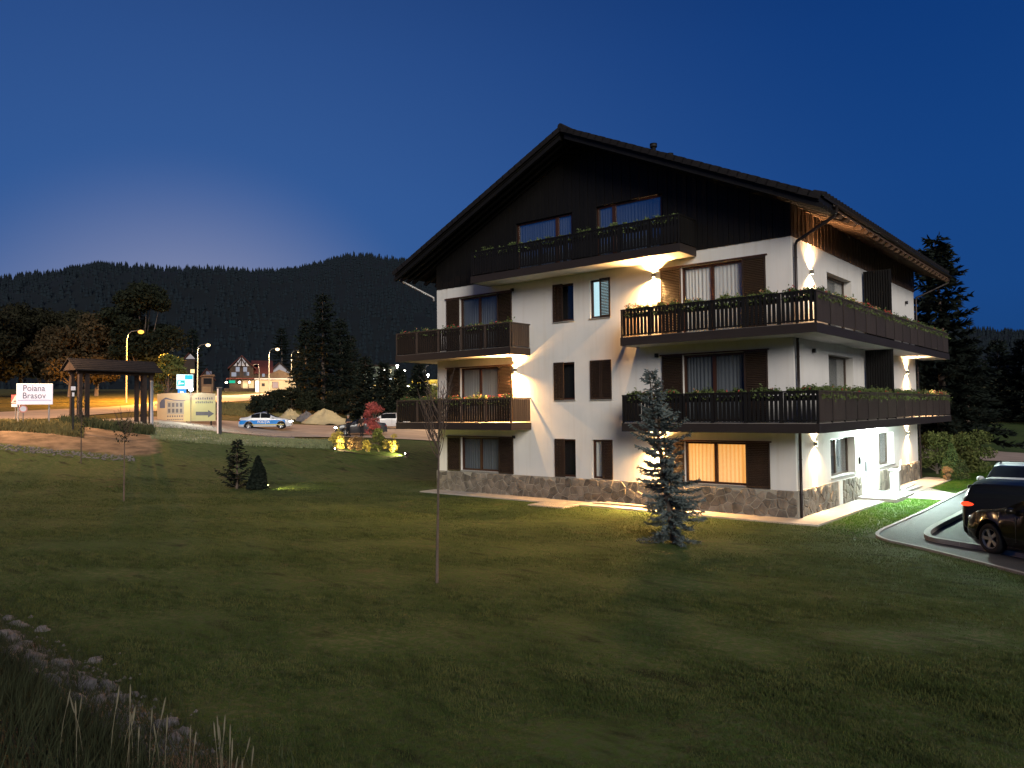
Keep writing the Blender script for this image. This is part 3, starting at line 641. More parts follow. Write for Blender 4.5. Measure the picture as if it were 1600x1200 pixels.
bal = MB().box(-12.83, -3.31, -BD+.04, -.055, zb+.012, zt-.01).build('balcony', M['plaster'], house); bal['label'] = 'dark top balcony below the gable windows'
MB().box(-12.87, -3.27, -BD, -BD+.04, zb, zt).box(-12.87, -12.83, -BD+.04, -.055, zb, zt).box(-3.31, -3.27, -BD+.04, -.055, zb, zt).build('fascia', M['fascia'], bal)
rail_front(bal, -12.85, -3.29, -BD+.05, zt, 8, M['wood_dark'], 'top', 'gable')
for X in (-12.84, -3.30):
    MB().box(X-.03, X+.03, -BD+.1, -.055, zt+.955, zt+1.0).build('handrail', M['wood_dark'], bal)
    for i in range(9): link('board', board_end, bal, (X, -BD+.14+i*.125, zt+.05))
# privacy screens between the flats on the right side
for z0, z1 in ((6.13, 8.95), (3.10, 5.80)):
    b = MB().box(.06, 1.08, 7.86, 7.90, z0, z1)
    s = b.build('privacy_screen', M['wood_dark'], house)
    for i in range(11): MB().box(.07+i*.092, .125+i*.092, 7.815, 7.858, z0+.02, z1-.02).build('slat', M['wood_dark'], s)

# ---------------------------------------------------------------- wall lamps
WARM = (1.0, .62, .31); AMB = (1.0, .53, .18)
def wall_lamp(x, y, z, nx, ny, lit, wide=False, up_w=60, dn_w=60, col=WARM, spread=34):
    """small box lamp standing off the wall in direction (nx, ny)"""
    b = MB(); d0, d1, hw, hh = .02, .12, .055, .07
    if nx: b.box(x+.002*nx, x+d0*nx, y-.03, y+.03, z-.03, z+.03).box(x+d0*nx, x+d1*nx, y-hw, y+hw, z-hh, z+hh)
    else: b.box(x-.03, x+.03, y+.002*ny, y+d0*ny, z-.03, z+.03).box(x-hw, x+hw, y+d0*ny, y+d1*ny, z-hh, z+hh)
    o = b.build('wall_lamp', M['lampbody'] if lit else M['darkbox'], house); o['label'] = 'lit wall lamp' if lit else 'unlit wall lamp'
    if not lit: return
    cx, cy = x+.07*nx, y+.07*ny
    for s, w in ((1, up_w), (-1, dn_w)):
        MB().box(cx-.035, cx+.035, cy-.035, cy+.035, z+s*(hh+.002), z+s*(hh+.006)).build('lens', M['lit_warm'], o)
        l = spot('lamp_beam', (cx, cy, z+s*(hh+.015)), (-nx*.10, -ny*.10, s), w, spread, col, .5 if wide else .3, .02 if wide else .004, o)
        if wide: spot('lamp_beam', (cx, cy, z+s*(hh+.02)), (nx*.55, ny*.55, s), w*1.5, 164, col, .6, .03, o)
        else: spot('lamp_beam', (cx, cy, z+s*(hh+.02)), (0, 0, s), w*.75, 140, col, .8, .02, o)
FL = dict(up_w=1200, dn_w=1700, col=AMB, spread=96, wide=True)
wall_lamp(-4.96, 0, 8.42, 0, -1, True, **FL); wall_lamp(-11.52, 0, 5.25, 0, -1, True, **FL); wall_lamp(-4.86, 0, 2.34, 0, -1, True, **FL)
wall_lamp(-4.90, 0, 5.50, 0, -1, False)
SLm = dict(up_w=900, dn_w=1100, col=WARM, spread=30)
wall_lamp(0, 1.74, 8.15, 1, 0, True, **SLm); wall_lamp(0, 14.7, 5.15, 1, 0, True, **SLm)
wall_lamp(0, 1.74, 2.34, 1, 0, True, **SLm); wall_lamp(0, 14.5, 2.30, 1, 0, True, **SLm)
wall_lamp(0, 1.78, 5.48, 1, 0, False); wall_lamp(0, 14.88, 8.42, 1, 0, False)

# ---------------------------------------------------------------- flower boxes
def leaf_cloud(n, f, size, rs, quads=True):
    """n leaf-sized faces; f(n) -> points; returns V, F"""
    P = f(n); a = rs.normal(size=(n,3)); a /= np.linalg.norm(a, axis=1)[:,None]; c_ = rs.normal(size=(n,3)); b_ = np.cross(a, c_); b_ /= np.linalg.norm(b_, axis=1)[:,None]
    s = size*rs.uniform(.6, 1.4, (n,1)); V = np.stack([P-a*s, P+b_*s*.45, P+a*s, P-b_*s*.45], 1).reshape(-1, 3)
    return V, np.arange(4*n).reshape(n, 4)
fol_mats = {}
def planter_variant(L, seed, dens, blossom):
    rs = np.random.default_rng(seed)
    def f(n):
        x = rs.uniform(-L/2, L/2, n); lump = .6+.5*np.sin(x*9+seed)*np.sin(x*4+seed*2); z = np.abs(rs.normal(0, .10, n))*lump+.05+rs.uniform(0,.08,n); y = rs.normal(0, .10, n)
        z = z - np.where(y < -.14, np.abs(y)*.8, 0); return np.stack([x, y, z], 1)
    V, F = leaf_cloud(int(900*dens), f, .045, rs)
    n = int(20*blossom); b = MB()
    for _ in range(n):
        x = rs.normal(0, L/4); z = .14+rs.uniform(0, .16); y = rs.normal(-.03, .09)
        for q in range(3): b.ball((x+rs.normal(0,.02), y+rs.normal(0,.02), z+rs.normal(0,.02)), .022, .022, .02, 5, 4)
    return npmesh('foliage', V, F, M['leaf']), b
pv = {}
pcount = {}
for (x, y, z, rz, L, lvl, sd_, k, npn) in flower_sites:
    if sd_ == 'right side': dens, bl = (1.35 if lvl == 'middle' else 1.25), (.85 if (lvl == 'upper' and 3 <= k <= 6) or (lvl == 'middle' and k >= 12) else .1)
    elif sd_ == 'gable': dens, bl = .5, 0
    elif sd_ == 'left': dens, bl = (.9, .9 if k >= 2 else .15) if lvl == 'middle' else (.4, .2)
    else: dens, bl = (.9, [1.2,.3,.2,.1,.1,.3][k]) if lvl == 'upper' else (.8, .1)
    key = (round(L,2), dens, bl, k % 4)
    if key not in pv: pv[key] = planter_variant(L, 100+len(pv), dens, bl)
    fol, bb = pv[key]
    pos = ordinal(k) if sd_ == 'right side' else ordinal(k)
    where = {'right side': f'{pos} from the near corner on the {lvl} side balcony', 'front': f'{pos} from the left on the front of the {lvl} right balcony',
        'left': f'{pos} from the left on the {lvl} left balcony', 'gable': f'{pos} from the left on the top gable balcony'}[sd_]
    what = 'flower box in bloom' if bl > .8 else 'green flower box'
    t = MB().box(-L/2, L/2, -.09, .09, -.16, .0).build('flower_box', M['wood_dark'] if sd_ in ('front','gable') else M['wood_brown'])
    t.location = (x, y, z); t.rotation_euler = (0, 0, rz); tag(t, f'{what}, {where}', 'flower box', 'flower boxes along the balcony railings')
    link('foliage', fol, t, (0,0,0))
    if bb.v:
        if not hasattr(bb, 'me'): bb.me = bb.mesh('blossoms', M['orange_fl'] if len(pv) % 2 else M['red'])
        link('blossoms', bb.me, t, (0,0,0))

# ---------------------------------------------------------------- paving, path and kerbs round the house
def sheet(name, poly, z, m, label, th=0):
    b = MB()
    if th: b.prism([(x,y,z-th) for x, y in poly], (0,0,th))
    else: b.add([(x,y,z) for x, y in poly], [tuple(range(len(poly)))])
    return tag(b.build(name, m), label, kind='structure')
sheet('front_paving', [(-16.3,-1.02),(-9.35,-1.02),(-9.35,-2.05),(-7.72,-2.05),(-7.72,-1.02),(.12,-1.12),(.12,-.06),(-16.3,-.06)], .045, M['concrete'], 'pale paving strip along the front of the house', .05)
sheet('side_paving', [(.122,-1.12),(.98,-1.05),(1.04,6.15),(.06,6.3),(.06,-.06),(.122,-.06)], .047, M['concrete'], 'pale paving strip along the right side of the house', .05)
sheet('rear_paving', [(.06,9.1),(1.3,9.1),(1.3,17.8),(.06,17.8)], .04, M['concrete'], 'paving beyond the entrance', .05)
sheet('entrance_walk', [(1.36,8.0),(2.62,8.0),(2.62,10.4),(1.3,12.3)], .035, M['concrete'], 'short walk from the step to the asphalt path', .04)
b = MB().box(.07, 1.42, 6.25, 9.1, .0, .14).build('entrance_step', M['white_step']); tag(b, 'white entrance platform step', kind='structure')
tag(MB().box(.15, .95, 7.3, 8.9, .142, .156).build('door_mat', mat('grey_door_mat', (.16,.16,.17), .95, .2, 30)), 'grey door mat on the white entrance step', 'door mat')
t = thing('waste_bin', 'white waste bin with slanted lid beside the entrance door', 'bin', (.75, 9.0, .142))
MB().prism([(-.16,-.15,0),(.16,-.15,0),(.16,.15,0),(-.16,.15,0)], (0,0,.82)).build('body', M['white_step'], t, bevel=.01)
MB().prism([(-.19,-.18,.83),(.19,-.18,.83),(.19,.18,.87),(-.19,.18,.87)], (0,0,.035)).build('lid', M['white_step'], t); MB().tube([(.14,.10,.86),(.2,.2,1.25)], .018, 6).build('handle', M['white_step'], t)
for i, (dx, dy) in enumerate([(0,0),(.14,.3),(-.12,.5)]):
    t = MB().box(-.14, .14, -1.1, 1.1, 0, .035).build('timber_plank', M['white_step'] if i else M['concrete']); t.location = (.75+dx, 10.9+dy, .045+.036*i); t.rotation_euler = (0, 0, -.08+.06*i)
    tag(t, ['pale plank at the bottom of the small stack beyond the entrance','white plank in the middle of the stack beyond the entrance','topmost white plank of the stack beyond the entrance'][i], 'plank', 'planks lying by the wall')
for i in range(3):
    t = MB().tube([(0,0,0),(3.6,0,0)], .035, 8).build('drain_pipe', M['pipe_pale'], smooth=True); t.location = (-7.5+i*.25, -.45+i*.12, .085); t.rotation_euler = (0, 0, -.015*i)
    tag(t, ['long pipe lying nearest the stone base on the front paving','middle one of three long pipes lying on the front paving','long pipe lying nearest the lawn on the front paving'][i], 'pipe', 'pipes lying on the front paving')
# asphalt path with kerbs at the right; car park beyond
def smooth(pts, n=8):
    P = [np.array(p, float) for p in pts]; o = []
    for i in range(len(P)-1):
        a, b_, c_, d = P[max(i-1,0)], P[i], P[i+1], P[min(i+2, len(P)-1)]
        for k in range(n):
            t = k/n; o.append(.5*((2*b_)+(-a+c_)*t+(2*a-5*b_+4*c_-d)*t*t+(-a+3*b_-3*c_+d)*t**3))
    return [tuple(p) for p in o]+[tuple(P[-1])]
outer = smooth([(2.72,30),(2.72,18),(2.72,9.7),(2.78,4.3),(2.74,.5),(2.72,-.9),(2.86,-1.9),(3.28,-2.6),(3.94,-3.08),(4.93,-3.87),(6.61,-5.34),(9.5,-8.0),(13,-11.4)])
inner = smooth([(3.95,30),(3.95,18),(3.95,9),(3.93,3),(3.87,.2),(3.97,-1.3),(4.28,-2.05),(4.99,-2.45),(6.06,-3.04),(8.4,-4.9),(11.5,-7.7),(15,-10.8)])
def band(name, L, w, z, th, m, label):
    b = MB(); n = len(L); vs = []
    for i, (x, y) in enumerate(L):
        dx, dy = L[min(i+1,n-1)][0]-L[max(i-1,0)][0], L[min(i+1,n-1)][1]-L[max(i-1,0)][1]; q = math.hypot(dx, dy); nx_, ny_ = -dy/q*w/2, dx/q*w/2
        vs += [(x-nx_, y-ny_, z), (x+nx_, y+ny_, z), (x+nx_, y+ny_, z-th), (x-nx_, y-ny_, z-th)]
    fs = []
    for i in range(n-1):
        for k in range(4): fs.append((4*i+k, 4*i+(k+1) % 4, 4*i+4+(k+1) % 4, 4*i+4+k))
    return tag(b.add(vs, fs).build(name, m), label, kind='structure')
band('outer_kerb', outer, .09, .06, .08, M['kerb'], 'thin pale kerb between lawn and path'); ik = band('inner_kerb', inner, .14, .10, .12, M['concrete'], 'raised pale kerb between path and car park')
i0 = 0
while i0 < len(inner)-1:                     # kerb stones about a metre long with open joints
    i1 = i0+1
    while i1 < len(inner)-1 and math.dist(inner[i0], inner[i1]) < .8: i1 += 1
    A = inner[i0:i1+1]; q = .012/max(.05, math.dist(A[-1], A[-2])); A = A[:-1]+[(A[-1][0]+(A[-2][0]-A[-1][0])*q, A[-1][1]+(A[-2][1]-A[-1][1])*q)]
    nseg = max(1, int(math.dist(inner[i0], inner[i1])/1.0)); 
    if len(A) == 2 and nseg > 1: A = None
    if A:
        o = band('kerb_stone', A, .16, .14, .10, M['kerb'], None); del o['kind']; o.parent = ik
    else:
        for s in range(nseg):
            a_, b_ = s/nseg, (s+1)/nseg-.012; P0, P1 = inner[i0], inner[i1]; o = band('kerb_stone', [(P0[0]+(P1[0]-P0[0])*a_, P0[1]+(P1[1]-P0[1])*a_), (P0[0]+(P1[0]-P0[0])*b_, P0[1]+(P1[1]-P0[1])*b_)], .16, .14, .10, M['kerb'], None); del o['kind']; o.parent = ik
    i0 = i1
b = MB(); n = min(len(outer), len(inner)); vs = [(*outer[i], .026) for i in range(n)] + [(*inner[i], .026) for i in range(n)]
tag(b.add(vs, [(i, i+1, n+i+1, n+i) for i in range(n-1)]).build('asphalt_path', M['asphalt']), 'grey asphalt footpath curving past the lawn', kind='structure')
cp_poly = [(x+.05, y) for x, y in inner]
tag(MB().add([(*p, .012) for p in cp_poly] + [(34,-10.8,.012),(34,30,.012)], [tuple(range(len(cp_poly)+2))]).build('car_park', M['asphalt']), 'dark asphalt car park beside the path', kind='structure')
for i, (x, y) in enumerate([(7.2,-1.2),(9.8,-1.2),(12.4,-1.2)]):
    MB2 = MB().box(x-.06, x+.06, y-1.8, y+3.2, .016, .017).build('bay_line', M['white_paint']); tag(MB2, 'painted parking bay line', kind='structure')

# ---------------------------------------------------------------- vegetation generators
def veg(name, label, cat, loc, V, F, mcrown, trunk=None, mtrunk=None, group=None, crown='crown', rz=0):
    t = thing(name, label, cat, loc, rz, group); link(crown, npmesh(crown, V, F, mcrown), t, (0,0,0))
    if trunk: trunk.build('trunk', mtrunk or M['bark'], t, True)
    return t
def spruce(h, r, seed, leaf=.16, dens=1.0, droop=.25, bare=0, sparse=0, upturn=.25, wild=0, step=1, prof=None):
    rs = np.random.default_rng(seed); segs = []; tb = MB(); tb.tube([(0,0,-.1),(rs.normal(0,.01)*h,0,h*.5),(rs.normal(0,.008)*h,0,h*.97)], [h*.018+.02, h*.011+.01, .01], 7)
    z = h*(.04+bare); V = []; nw = 0
    while z < h*.97:
        t = z/h; nb = int(rs.integers(4, 7)); a0 = rs.uniform(0, 6.28)
        for k in range(nb):
            if rs.random() < sparse: continue
            a = a0+k*6.283/nb+rs.normal(0,.18); L = (r*((1-t)**.82 if prof is None else float(np.interp(t, *prof)))*rs.uniform(.62, 1.15)+.06*r)*(1+wild*math.sin(z*5.1+a*2)*.75+wild*rs.uniform(-.6,.35)); ns = max(2, int(L/leaf*2.2*dens))
            s = np.linspace(.12, 1, ns); dz = -droop*L*s*(1-t) + upturn*L*s*s*(.5+t); x = np.cos(a)*L*s; y = np.sin(a)*L*s; zz = z+dz+rs.normal(0, .01*L, ns)
            base = np.stack([x, y, zz], 1); tang = np.array([np.cos(a), np.sin(a), -.1]); sidev = np.array([-np.sin(a), np.cos(a), 0])
            if L > .25 and h < 12: tb.tube([(0,0,z), tuple(base[ns//2]), tuple(base[-1])], [.012+.004*h*.3*(1-t), .008, .003], 4, False)
            for sgn in (1, -1, .25, -.25, .6, -.6):
                q = leaf*(1.25-.55*s)[:,None]*rs.uniform(.7, 1.35, (ns,1))*(1.0 if abs(sgn) > .5 else .8)
                dirn = tang*.65+sidev*sgn*1.0+np.array([0,0,1])*rs.normal(-.08 if abs(sgn) > .5 else .3, .3, (ns,1)); dirn = dirn/np.linalg.norm(dirn, axis=1)[:,None]
                wv = np.cross(dirn, rs.normal(size=(ns,3))); wv = wv/np.linalg.norm(wv, axis=1)[:,None]
                p0 = base; p2 = base+dirn*q*1.5; pm = base+dirn*q*.7
                V.append(np.stack([p0, pm+wv*q*.22, p2, pm-wv*q*.22], 1).reshape(-1, 3))
        z += step*h*rs.uniform(.026, .042)*(1+.3*(1-t))/max(dens,.6)**.3
    V = np.concatenate(V); return V, np.arange(len(V)).reshape(-1, 4), tb
def broadleaf(h, r, seed, leaf=.22, n=5000, trunk_h=.25, lobes=16, flat=1.0, bare=False):
    rs = np.random.default_rng(seed); tb = MB(); th = h*trunk_h
    tb.tube([(0,0,-.2),(.02*h,0,th),(0,.02*h,h*.6)], [h*.025+.03, h*.018+.02, h*.008], 7)
    cen = []; 
    for k in range(lobes):
        a = rs.uniform(0, 6.28); q = rs.uniform(.1, 1)**.6; zz = rs.uniform(0, 1); rr = r*q*math.sqrt(max(.05, 1-(2*zz-.9)**2*.85)); c_ = (rr*math.cos(a)*.8, rr*math.sin(a)*.8, th+(h-th)*(.12+.76*zz))
        cen.append((*c_, r*rs.uniform(.24, .46))); tb.tube([(0,0,th*.9+(h-th)*zz*.3), (c_[0]*.5, c_[1]*.5, (th+c_[2])/2), c_[:3]], [h*.009+.01, h*.005+.006, .01], 5, False)
    V = []; per = n//lobes
    for (x, y, z, q) in cen:
        d = rs.normal(size=(per,3)); d /= np.linalg.norm(d, axis=1)[:,None]; rad_ = q*rs.uniform(.45, 1.12, (per,1)); P = np.array([x,y,z]) + d*rad_*np.array([1,1,.72*flat])
        v, _ = leaf_cloud(per, lambda m, P=P: P, leaf, rs); V.append(v)
    V = np.concatenate(V); return V, np.arange(len(V)).reshape(-1, 4), tb
def folmat(name, c, var=.45, hue=None): return mat(name, c, .8, var, 2.2, hue=hue, spec=.2)
FM = dict(pine_lit=folmat('lamplit_pine_foliage', (.046,.033,.015), .4), blue=folmat('blue_spruce_needles', (.095,.12,.117)), spruce=folmat('dark_spruce_needles', (.009,.015,.010)), pine=folmat('olive_pine_foliage', (.020,.020,.009), .4),  # pine_lit: lighter copy of pine, street lamp light put into its colour
    broad=folmat('dull_green_leaves', (.06,.075,.025), .5), thuja=folmat('thuja_foliage', (.060,.085,.026)), shrub=folmat('light_shrub_leaves', (.12,.14,.04), .5),
    red=folmat('red_maple_leaves', (.46,.11,.10), .4), tan=folmat('tan_dry_leaves', (.28,.17,.08), .4), yellow=folmat('yellow_shrub_leaves', (.55,.44,.10), .35), olive=folmat('dark_olive_leaves', (.013,.017,.008), .5))
# blue spruce in front of the house
V, F, tb = spruce(4.75, .80, 5, leaf=.095, dens=1.2, droop=.45, sparse=.27, upturn=.42, wild=.22, step=.74, prof=([0,.15,.3,.42,.55,.66,.72,.78,.9,1],[1.05,1.15,1.10,.85,.66,1.0,.62,.36,.22,.06]))
lean_ = np.array([-AX[0], -AX[1], 0])*.125; V = V + V[:,2:3]*lean_; tb.v = [(v[0]+v[2]*lean_[0], v[1]+v[2]*lean_[1], v[2]) for v in tb.v]
veg('blue_spruce', 'blue green spruce standing on the lawn in front of the lit ground floor window', 'spruce tree', g(1050, 20.5), V, F, FM['blue'], tb)
# young conifers on the left of the lawn
V, F, tb = spruce(2.3, .95, 21, leaf=.16, dens=.8, droop=-.3, sparse=.2, upturn=.45, step=2.9); veg('young_pine', 'small open branched young pine on the lawn at left', 'pine tree', g(370, 36.5), V, F, FM['spruce'], tb)
def cone_shrub(h, r, seed, leaf, n):
    rs = np.random.default_rng(seed); t = rs.uniform(0, 1, n)**1.25; a = rs.uniform(0, 6.28, n); rr = r*(1-t)**.75*rs.uniform(.75, 1.06, n)*(1+.12*np.sin(a*3+t*9)); P = np.stack([rr*np.cos(a), rr*np.sin(a), .04*h+t*h*.96], 1)
    V, F = leaf_cloud(n, lambda m: P, leaf, rs); return V, F, MB().tube([(0,0,-.05),(0,0,h*.8)], [.05,.02], 6)
V, F, tb = cone_shrub(1.55, .48, 3, .075, 3800); veg('conical_thuja', 'dark cone shaped thuja beside the young pine on the lawn', 'thuja', g(403, 36.2), V, F, FM['spruce'], tb)
# bare and thin saplings on the lawn
BARK2 = mat('pale_sapling_bark', (.105,.080,.065), .9, .3, 9)
def sapling(px, d, h, lean, seed, label, leaves=0, split=.45, n=26, zoff=0):
    rs = np.random.default_rng(seed); t = thing('sapling', label, 'young tree', g(px, d)); tr = MB(); L = lambda s: (lean*s*h*.1, lean*.03*s*h, s*h)
    tr.tube([(0,0,-.1), L(.25), L(.5), L(.75), L(.98)], [.036,.030,.025,.018,.006], 7); tr.build('trunk', BARK2, t, True); br = MB()
    for i in range(n):
        s = rs.uniform(split, .93); p = np.array(L(s)); a = rs.uniform(0, 6.28); ln = h*(.30-.22*(s-split))*rs.uniform(.6, 1.1)
        q = p+np.array([math.cos(a)*.35, math.sin(a)*.35, .55])*ln*.5; e = p+np.array([math.cos(a)*.42, math.sin(a)*.42, 1.0])*ln
        br.tube([tuple(p), tuple(q), tuple(e)], [.013,.009,.004], 4, False)
        for _ in range(3):
            w = q+(e-q)*rs.uniform(0,.6); br.tube([tuple(w), tuple(w+np.array([rs.normal(0,.12), rs.normal(0,.12), .28])*h*.12*2)], [.006,.003], 3, False)
    br.build('branches', BARK2, t, True)
    if leaves:
        def f(m): s = rs.uniform(split, 1, m); return np.stack([rs.normal(0, .05*h, m), rs.normal(0, .05*h, m), s*h], 1)
        V, F = leaf_cloud(leaves, f, .055, rs); link('foliage', npmesh('foliage', V, F, FM['olive']), t, (0,0,0))
sapling(680, 16.2, 3.85, .25, 4, 'tall bare sapling with thin upright twigs in the middle of the lawn', split=.62, n=30)
sapling(194, 32, 3.45, .1, 8, 'leafy topped sapling on the lawn nearer the camera, left of the young pine', 190, .70, 16)
sapling(127, 43, 3.7, .05, 9, 'thin sapling on the lawn in front of the wooden gate', 150, .45, 18)
# ---------------------------------------------------------------- text helper
def text(name, s, size, m, parent, loc, rot=(math.pi/2,0,0), depth=.004, align='LEFT', sx=1, bold=0):
    cu = bpy.data.curves.new(name, 'FONT'); cu.body = s; cu.size = size; cu.extrude = depth; cu.align_x = align; cu.offset = bold
    o = bpy.data.objects.new(name, cu); dg = bpy.context.evaluated_depsgraph_get(); COL.objects.link(o); dg.update()
    me = bpy.data.meshes.new_from_object(o.evaluated_get(dg)); bpy.data.objects.remove(o); bpy.data.curves.remove(cu); me.materials.clear(); me.materials.append(m)
    q = link(name, me, parent, loc); q.rotation_euler = rot; q.scale = (sx, 1, 1); return q

# ---------------------------------------------------------------- street lamps
def street_lamp(px, d, h, arm, label, watts, col, head_dir=1, dim=False, lens=60, zb=None):
    x, y, z = g(px, d); t = thing('street_lamp', label, 'street lamp', (x, y, z), cz(px, d), 'street lamps along the main road')
    b = MB(); k = head_dir; b.tube([(0,0,-.3),(0,0,h*.86),(k*arm*.12,0,h*.95),(k*arm*.4,0,h*.995),(k*arm,0,h*1.01)], [.10,.075,.06,.05,.045], 8); b.build('pole', mat('painted_lamp_pole', (.16,.15,.14), .5, .15, 3), t, True)
    hd = MB(); hd.ball((k*(arm+.25), 0, h*1.01+.02), .45, .17, .11, 10, 6); hd.build('lamp_head', M['lampbody'], t, True)
    ln = MB(); ln.ball((k*(arm+.28), 0, h*1.01-.16), .36, .30, .26, 10, 6); ln.build('lens', emis('street_lamp_lens', col, lens), t, True)
    if watts: spot('street_light', (k*(arm+.28), -.05, h*1.01-.46), (0, -.05, -1), watts, 174, col, .12, .15, t)
SOD = (1.0, .46, .09); WSOD = (1.0, .70, .36)
street_lamp(197, 97, 9.1, 1.35, 'tall street lamp with orange light beside the big tree at left', 40000, (1,.42,.06), lens=2.6)
street_lamp(308, 122, 8.2, 1.3, 'street lamp with yellowish light standing behind the billboard', 13000, WSOD, lens=3.5)
street_lamp(420, 134, 8.1, 1.15, 'street lamp with pale light in front of the low cream building', 13000, WSOD, lens=3.5)
street_lamp(455, 146, 8.0, 1.1, 'street lamp with pale light nearest the dark spruces', 9000, WSOD, lens=3.5)
street_lamp(-75, 49.5, 8.5, 1.4, 'assumed unseen street lamp with orange light outside the left edge', 10000, (1,.56,.26), 1)  # assumed lamp out of view, added to light the town sign, road and bank
street_lamp(800, 79, 8.5, 1.2, 'unseen added street lamp lighting the side road from behind the house', 13000, WSOD)  # hidden lamp, added to brighten the side road
street_lamp(405, 128, 5.2, -.8, 'short unlit street lamp between the gabled inn and the low building', 0, (.02,.02,.02), lens=.05)
street_lamp(1545, 140, 5.5, .6, 'single pale street lamp far off at the right edge', 500, (.8,.9,1), -1, lens=6)

# ---------------------------------------------------------------- town sign, warning sign, speed sign, marker post
sign_w = mat('white_sign_face', (.86,.82,.86), .5, .04, 3); sign_glow = mat('glowing_sign_face', (.86,.80,.85), .5, .04, 3, emit=(1,.86,.93), es=.34); sign_ink = mat('grey_sign_ink', (.20,.18,.24), .6, 0); red_ink = mat('red_sign_border', (.60,.12,.12), .6, 0)  # town sign face glows by added emission, in place of light it reflects
blue_ink = mat('blue_sign_line', (.18,.15,.45), .6, 0)
x, y, z = g(54, 52); t = thing('town_sign', 'white town name sign reading Poiana Brasov on two posts', 'sign', (x, y, z), cz(54, 52)-.06)
zt = 3.6+49.6*52/1200-z; hb = 1.42                      # top edge height above its ground
MB().box(-1.05, 1.05, -.03, .03, zt-hb, zt).build('sign_panel', sign_glow, t, bevel=.02)
for X in (-.95, .83): MB().tube([(X,.07,-.3),(X,.07,zt-.05)], .05, 8).build('post', M['pipe_pale'], t, True)
text('lettering', 'Poiana', .58, sign_ink, t, (-.70,-.033,zt-.50), sx=.85, bold=.003); text('lettering', 'Brasov', .58, sign_ink, t, (-.72,-.033,zt-1.0), sx=.85, bold=.003)
MB().box(-.98, .98, -.036, -.031, zt-1.14, zt-1.11).build('line', blue_ink, t); 
x, y, z = g(24, 53); t = thing('warning_sign', 'triangular red bordered bump warning sign with plate left of the town sign', 'sign', (x, y, z), cz(24, 53))
zc = 3.6+(649.3-624)*53/1200-z
MB().box(-.25, .28, -.0, .03, zc-.24, zc+.32).build('backing', red_ink, t); MB().prism([(-.27,-.012,zc-.25),(.27,-.012,zc-.25),(0,-.012,zc+.30)], (0,.011,0)).build('triangle', mat('pink_white_sign', (.75,.55,.55), .5, 0), t)
MB().prism([(-.13,-.016,zc-.16),(.13,-.016,zc-.16),(.05,-.016,zc-.09),(-.05,-.016,zc-.09)], (0,.003,0)).build('bump_symbol', M['black'], t)
MB().box(-.24, .24, -.0, .03, zc-.52, zc-.30).build('plate', sign_w, t); MB().tube([(0,.05,-.2),(0,.05,zc+.3)], .035, 6).build('post', M['pipe_pale'], t)
x, y, z = g(36, 51.5); t = thing('round_sign', 'round pale pink speed limit sign below the town sign', 'sign', (x, y, z), cz(36, 51.5)); zc = 3.6+(649.3-639)*51.5/1200-z
def disc(b, x, y0, y1, zc, r, n=20): return b.prism([(x+r*math.cos(2*math.pi*k/n), y0, zc+r*math.sin(2*math.pi*k/n)) for k in range(n)], (0, y1-y0, 0))
disc(MB(), 0, -.01, .02, zc, .25).build('border', mat('pink_sign_border', (.75,.30,.25), .5, 0), t); disc(MB(), 0, -.016, -.0105, zc, .18).build('face', sign_w, t); MB().tube([(0,.05,-.2),(0,.05,zc)], .035, 6).build('post', M['pipe_pale'], t)
x, y, z = g(114, 50); t = thing('marker_post', 'black and white banded marker post beside the wooden gate', 'post', (x, y, z), cz(114, 50)); hh = 3.6+(648.5-604)*50/1200-z
MB().box(-.06, .06, -.06, .06, -.2, hh-.65).build('black_band', M['black'], t); MB().box(-.061, .061, -.061, .061, hh-.65, hh-.4).build('white_band', sign_w, t); MB().box(-.06, .06, -.06, .06, hh-.4, hh-.25).build('black_band', M['black'], t); MB().box(-.13, .13, -.07, .07, hh-.25, hh).build('reflector', sign_w, t)

# ---------------------------------------------------------------- carved wooden gate with shingle roof
x, y, z = g(178, 57); t = thing('wooden_gate', 'tall carved wooden entrance gate with a long shingled roof', 'gate', (x, y, z-.15), cz(178, 57)+.50)
gw = mat('weathered_gate_wood', (.036,.026,.024), .85, .35, 3, .4, 20, stretch=(1,1,.2)); gr_ = mat('dark_roof_shingle', (.014,.013,.015), .85, .4, 4, .4, 14)
gh = 3.75
for X in (-2.75, -2.25, 2.05, 2.55):
    for Y in (-.55, .55): MB().box(X-.12, X+.12, Y-.12, Y+.12, -.2, gh).build('gate_post', gw, t)
for X in (-2.5, 2.3):
    for Z in (.6, 2.6): MB().box(X-.3, X+.3, -.04, .04, Z, Z+.16).build('rail', gw, t)
for Y in (-.55, .55): MB().box(-3.0, 2.8, Y-.1, Y+.1, gh-.02, gh+.22).build('beam', gw, t)
for s in (1, -1):
    for k in range(6):
        a0, a1 = k/6, (k+1)/6+.03; MB().prism([(-3.35, s*1.15*(1-a0), gh+.15+a0*.85), (-3.35, s*1.15*(1-a1), gh+.15+a1*.85), (-3.35, s*1.15*(1-a1), gh+.23+a1*.85-.02), (-3.35, s*1.15*(1-a0), gh+.24+a0*.85)], (6.5,0,0)).build('shingle_course', gr_, t)
MB().prism([(-3.2,-1.0,gh+.2),(-3.2,1.0,gh+.2),(-3.2,0,gh+.98)], (.06,0,0)).build('gable_board', gw, t)
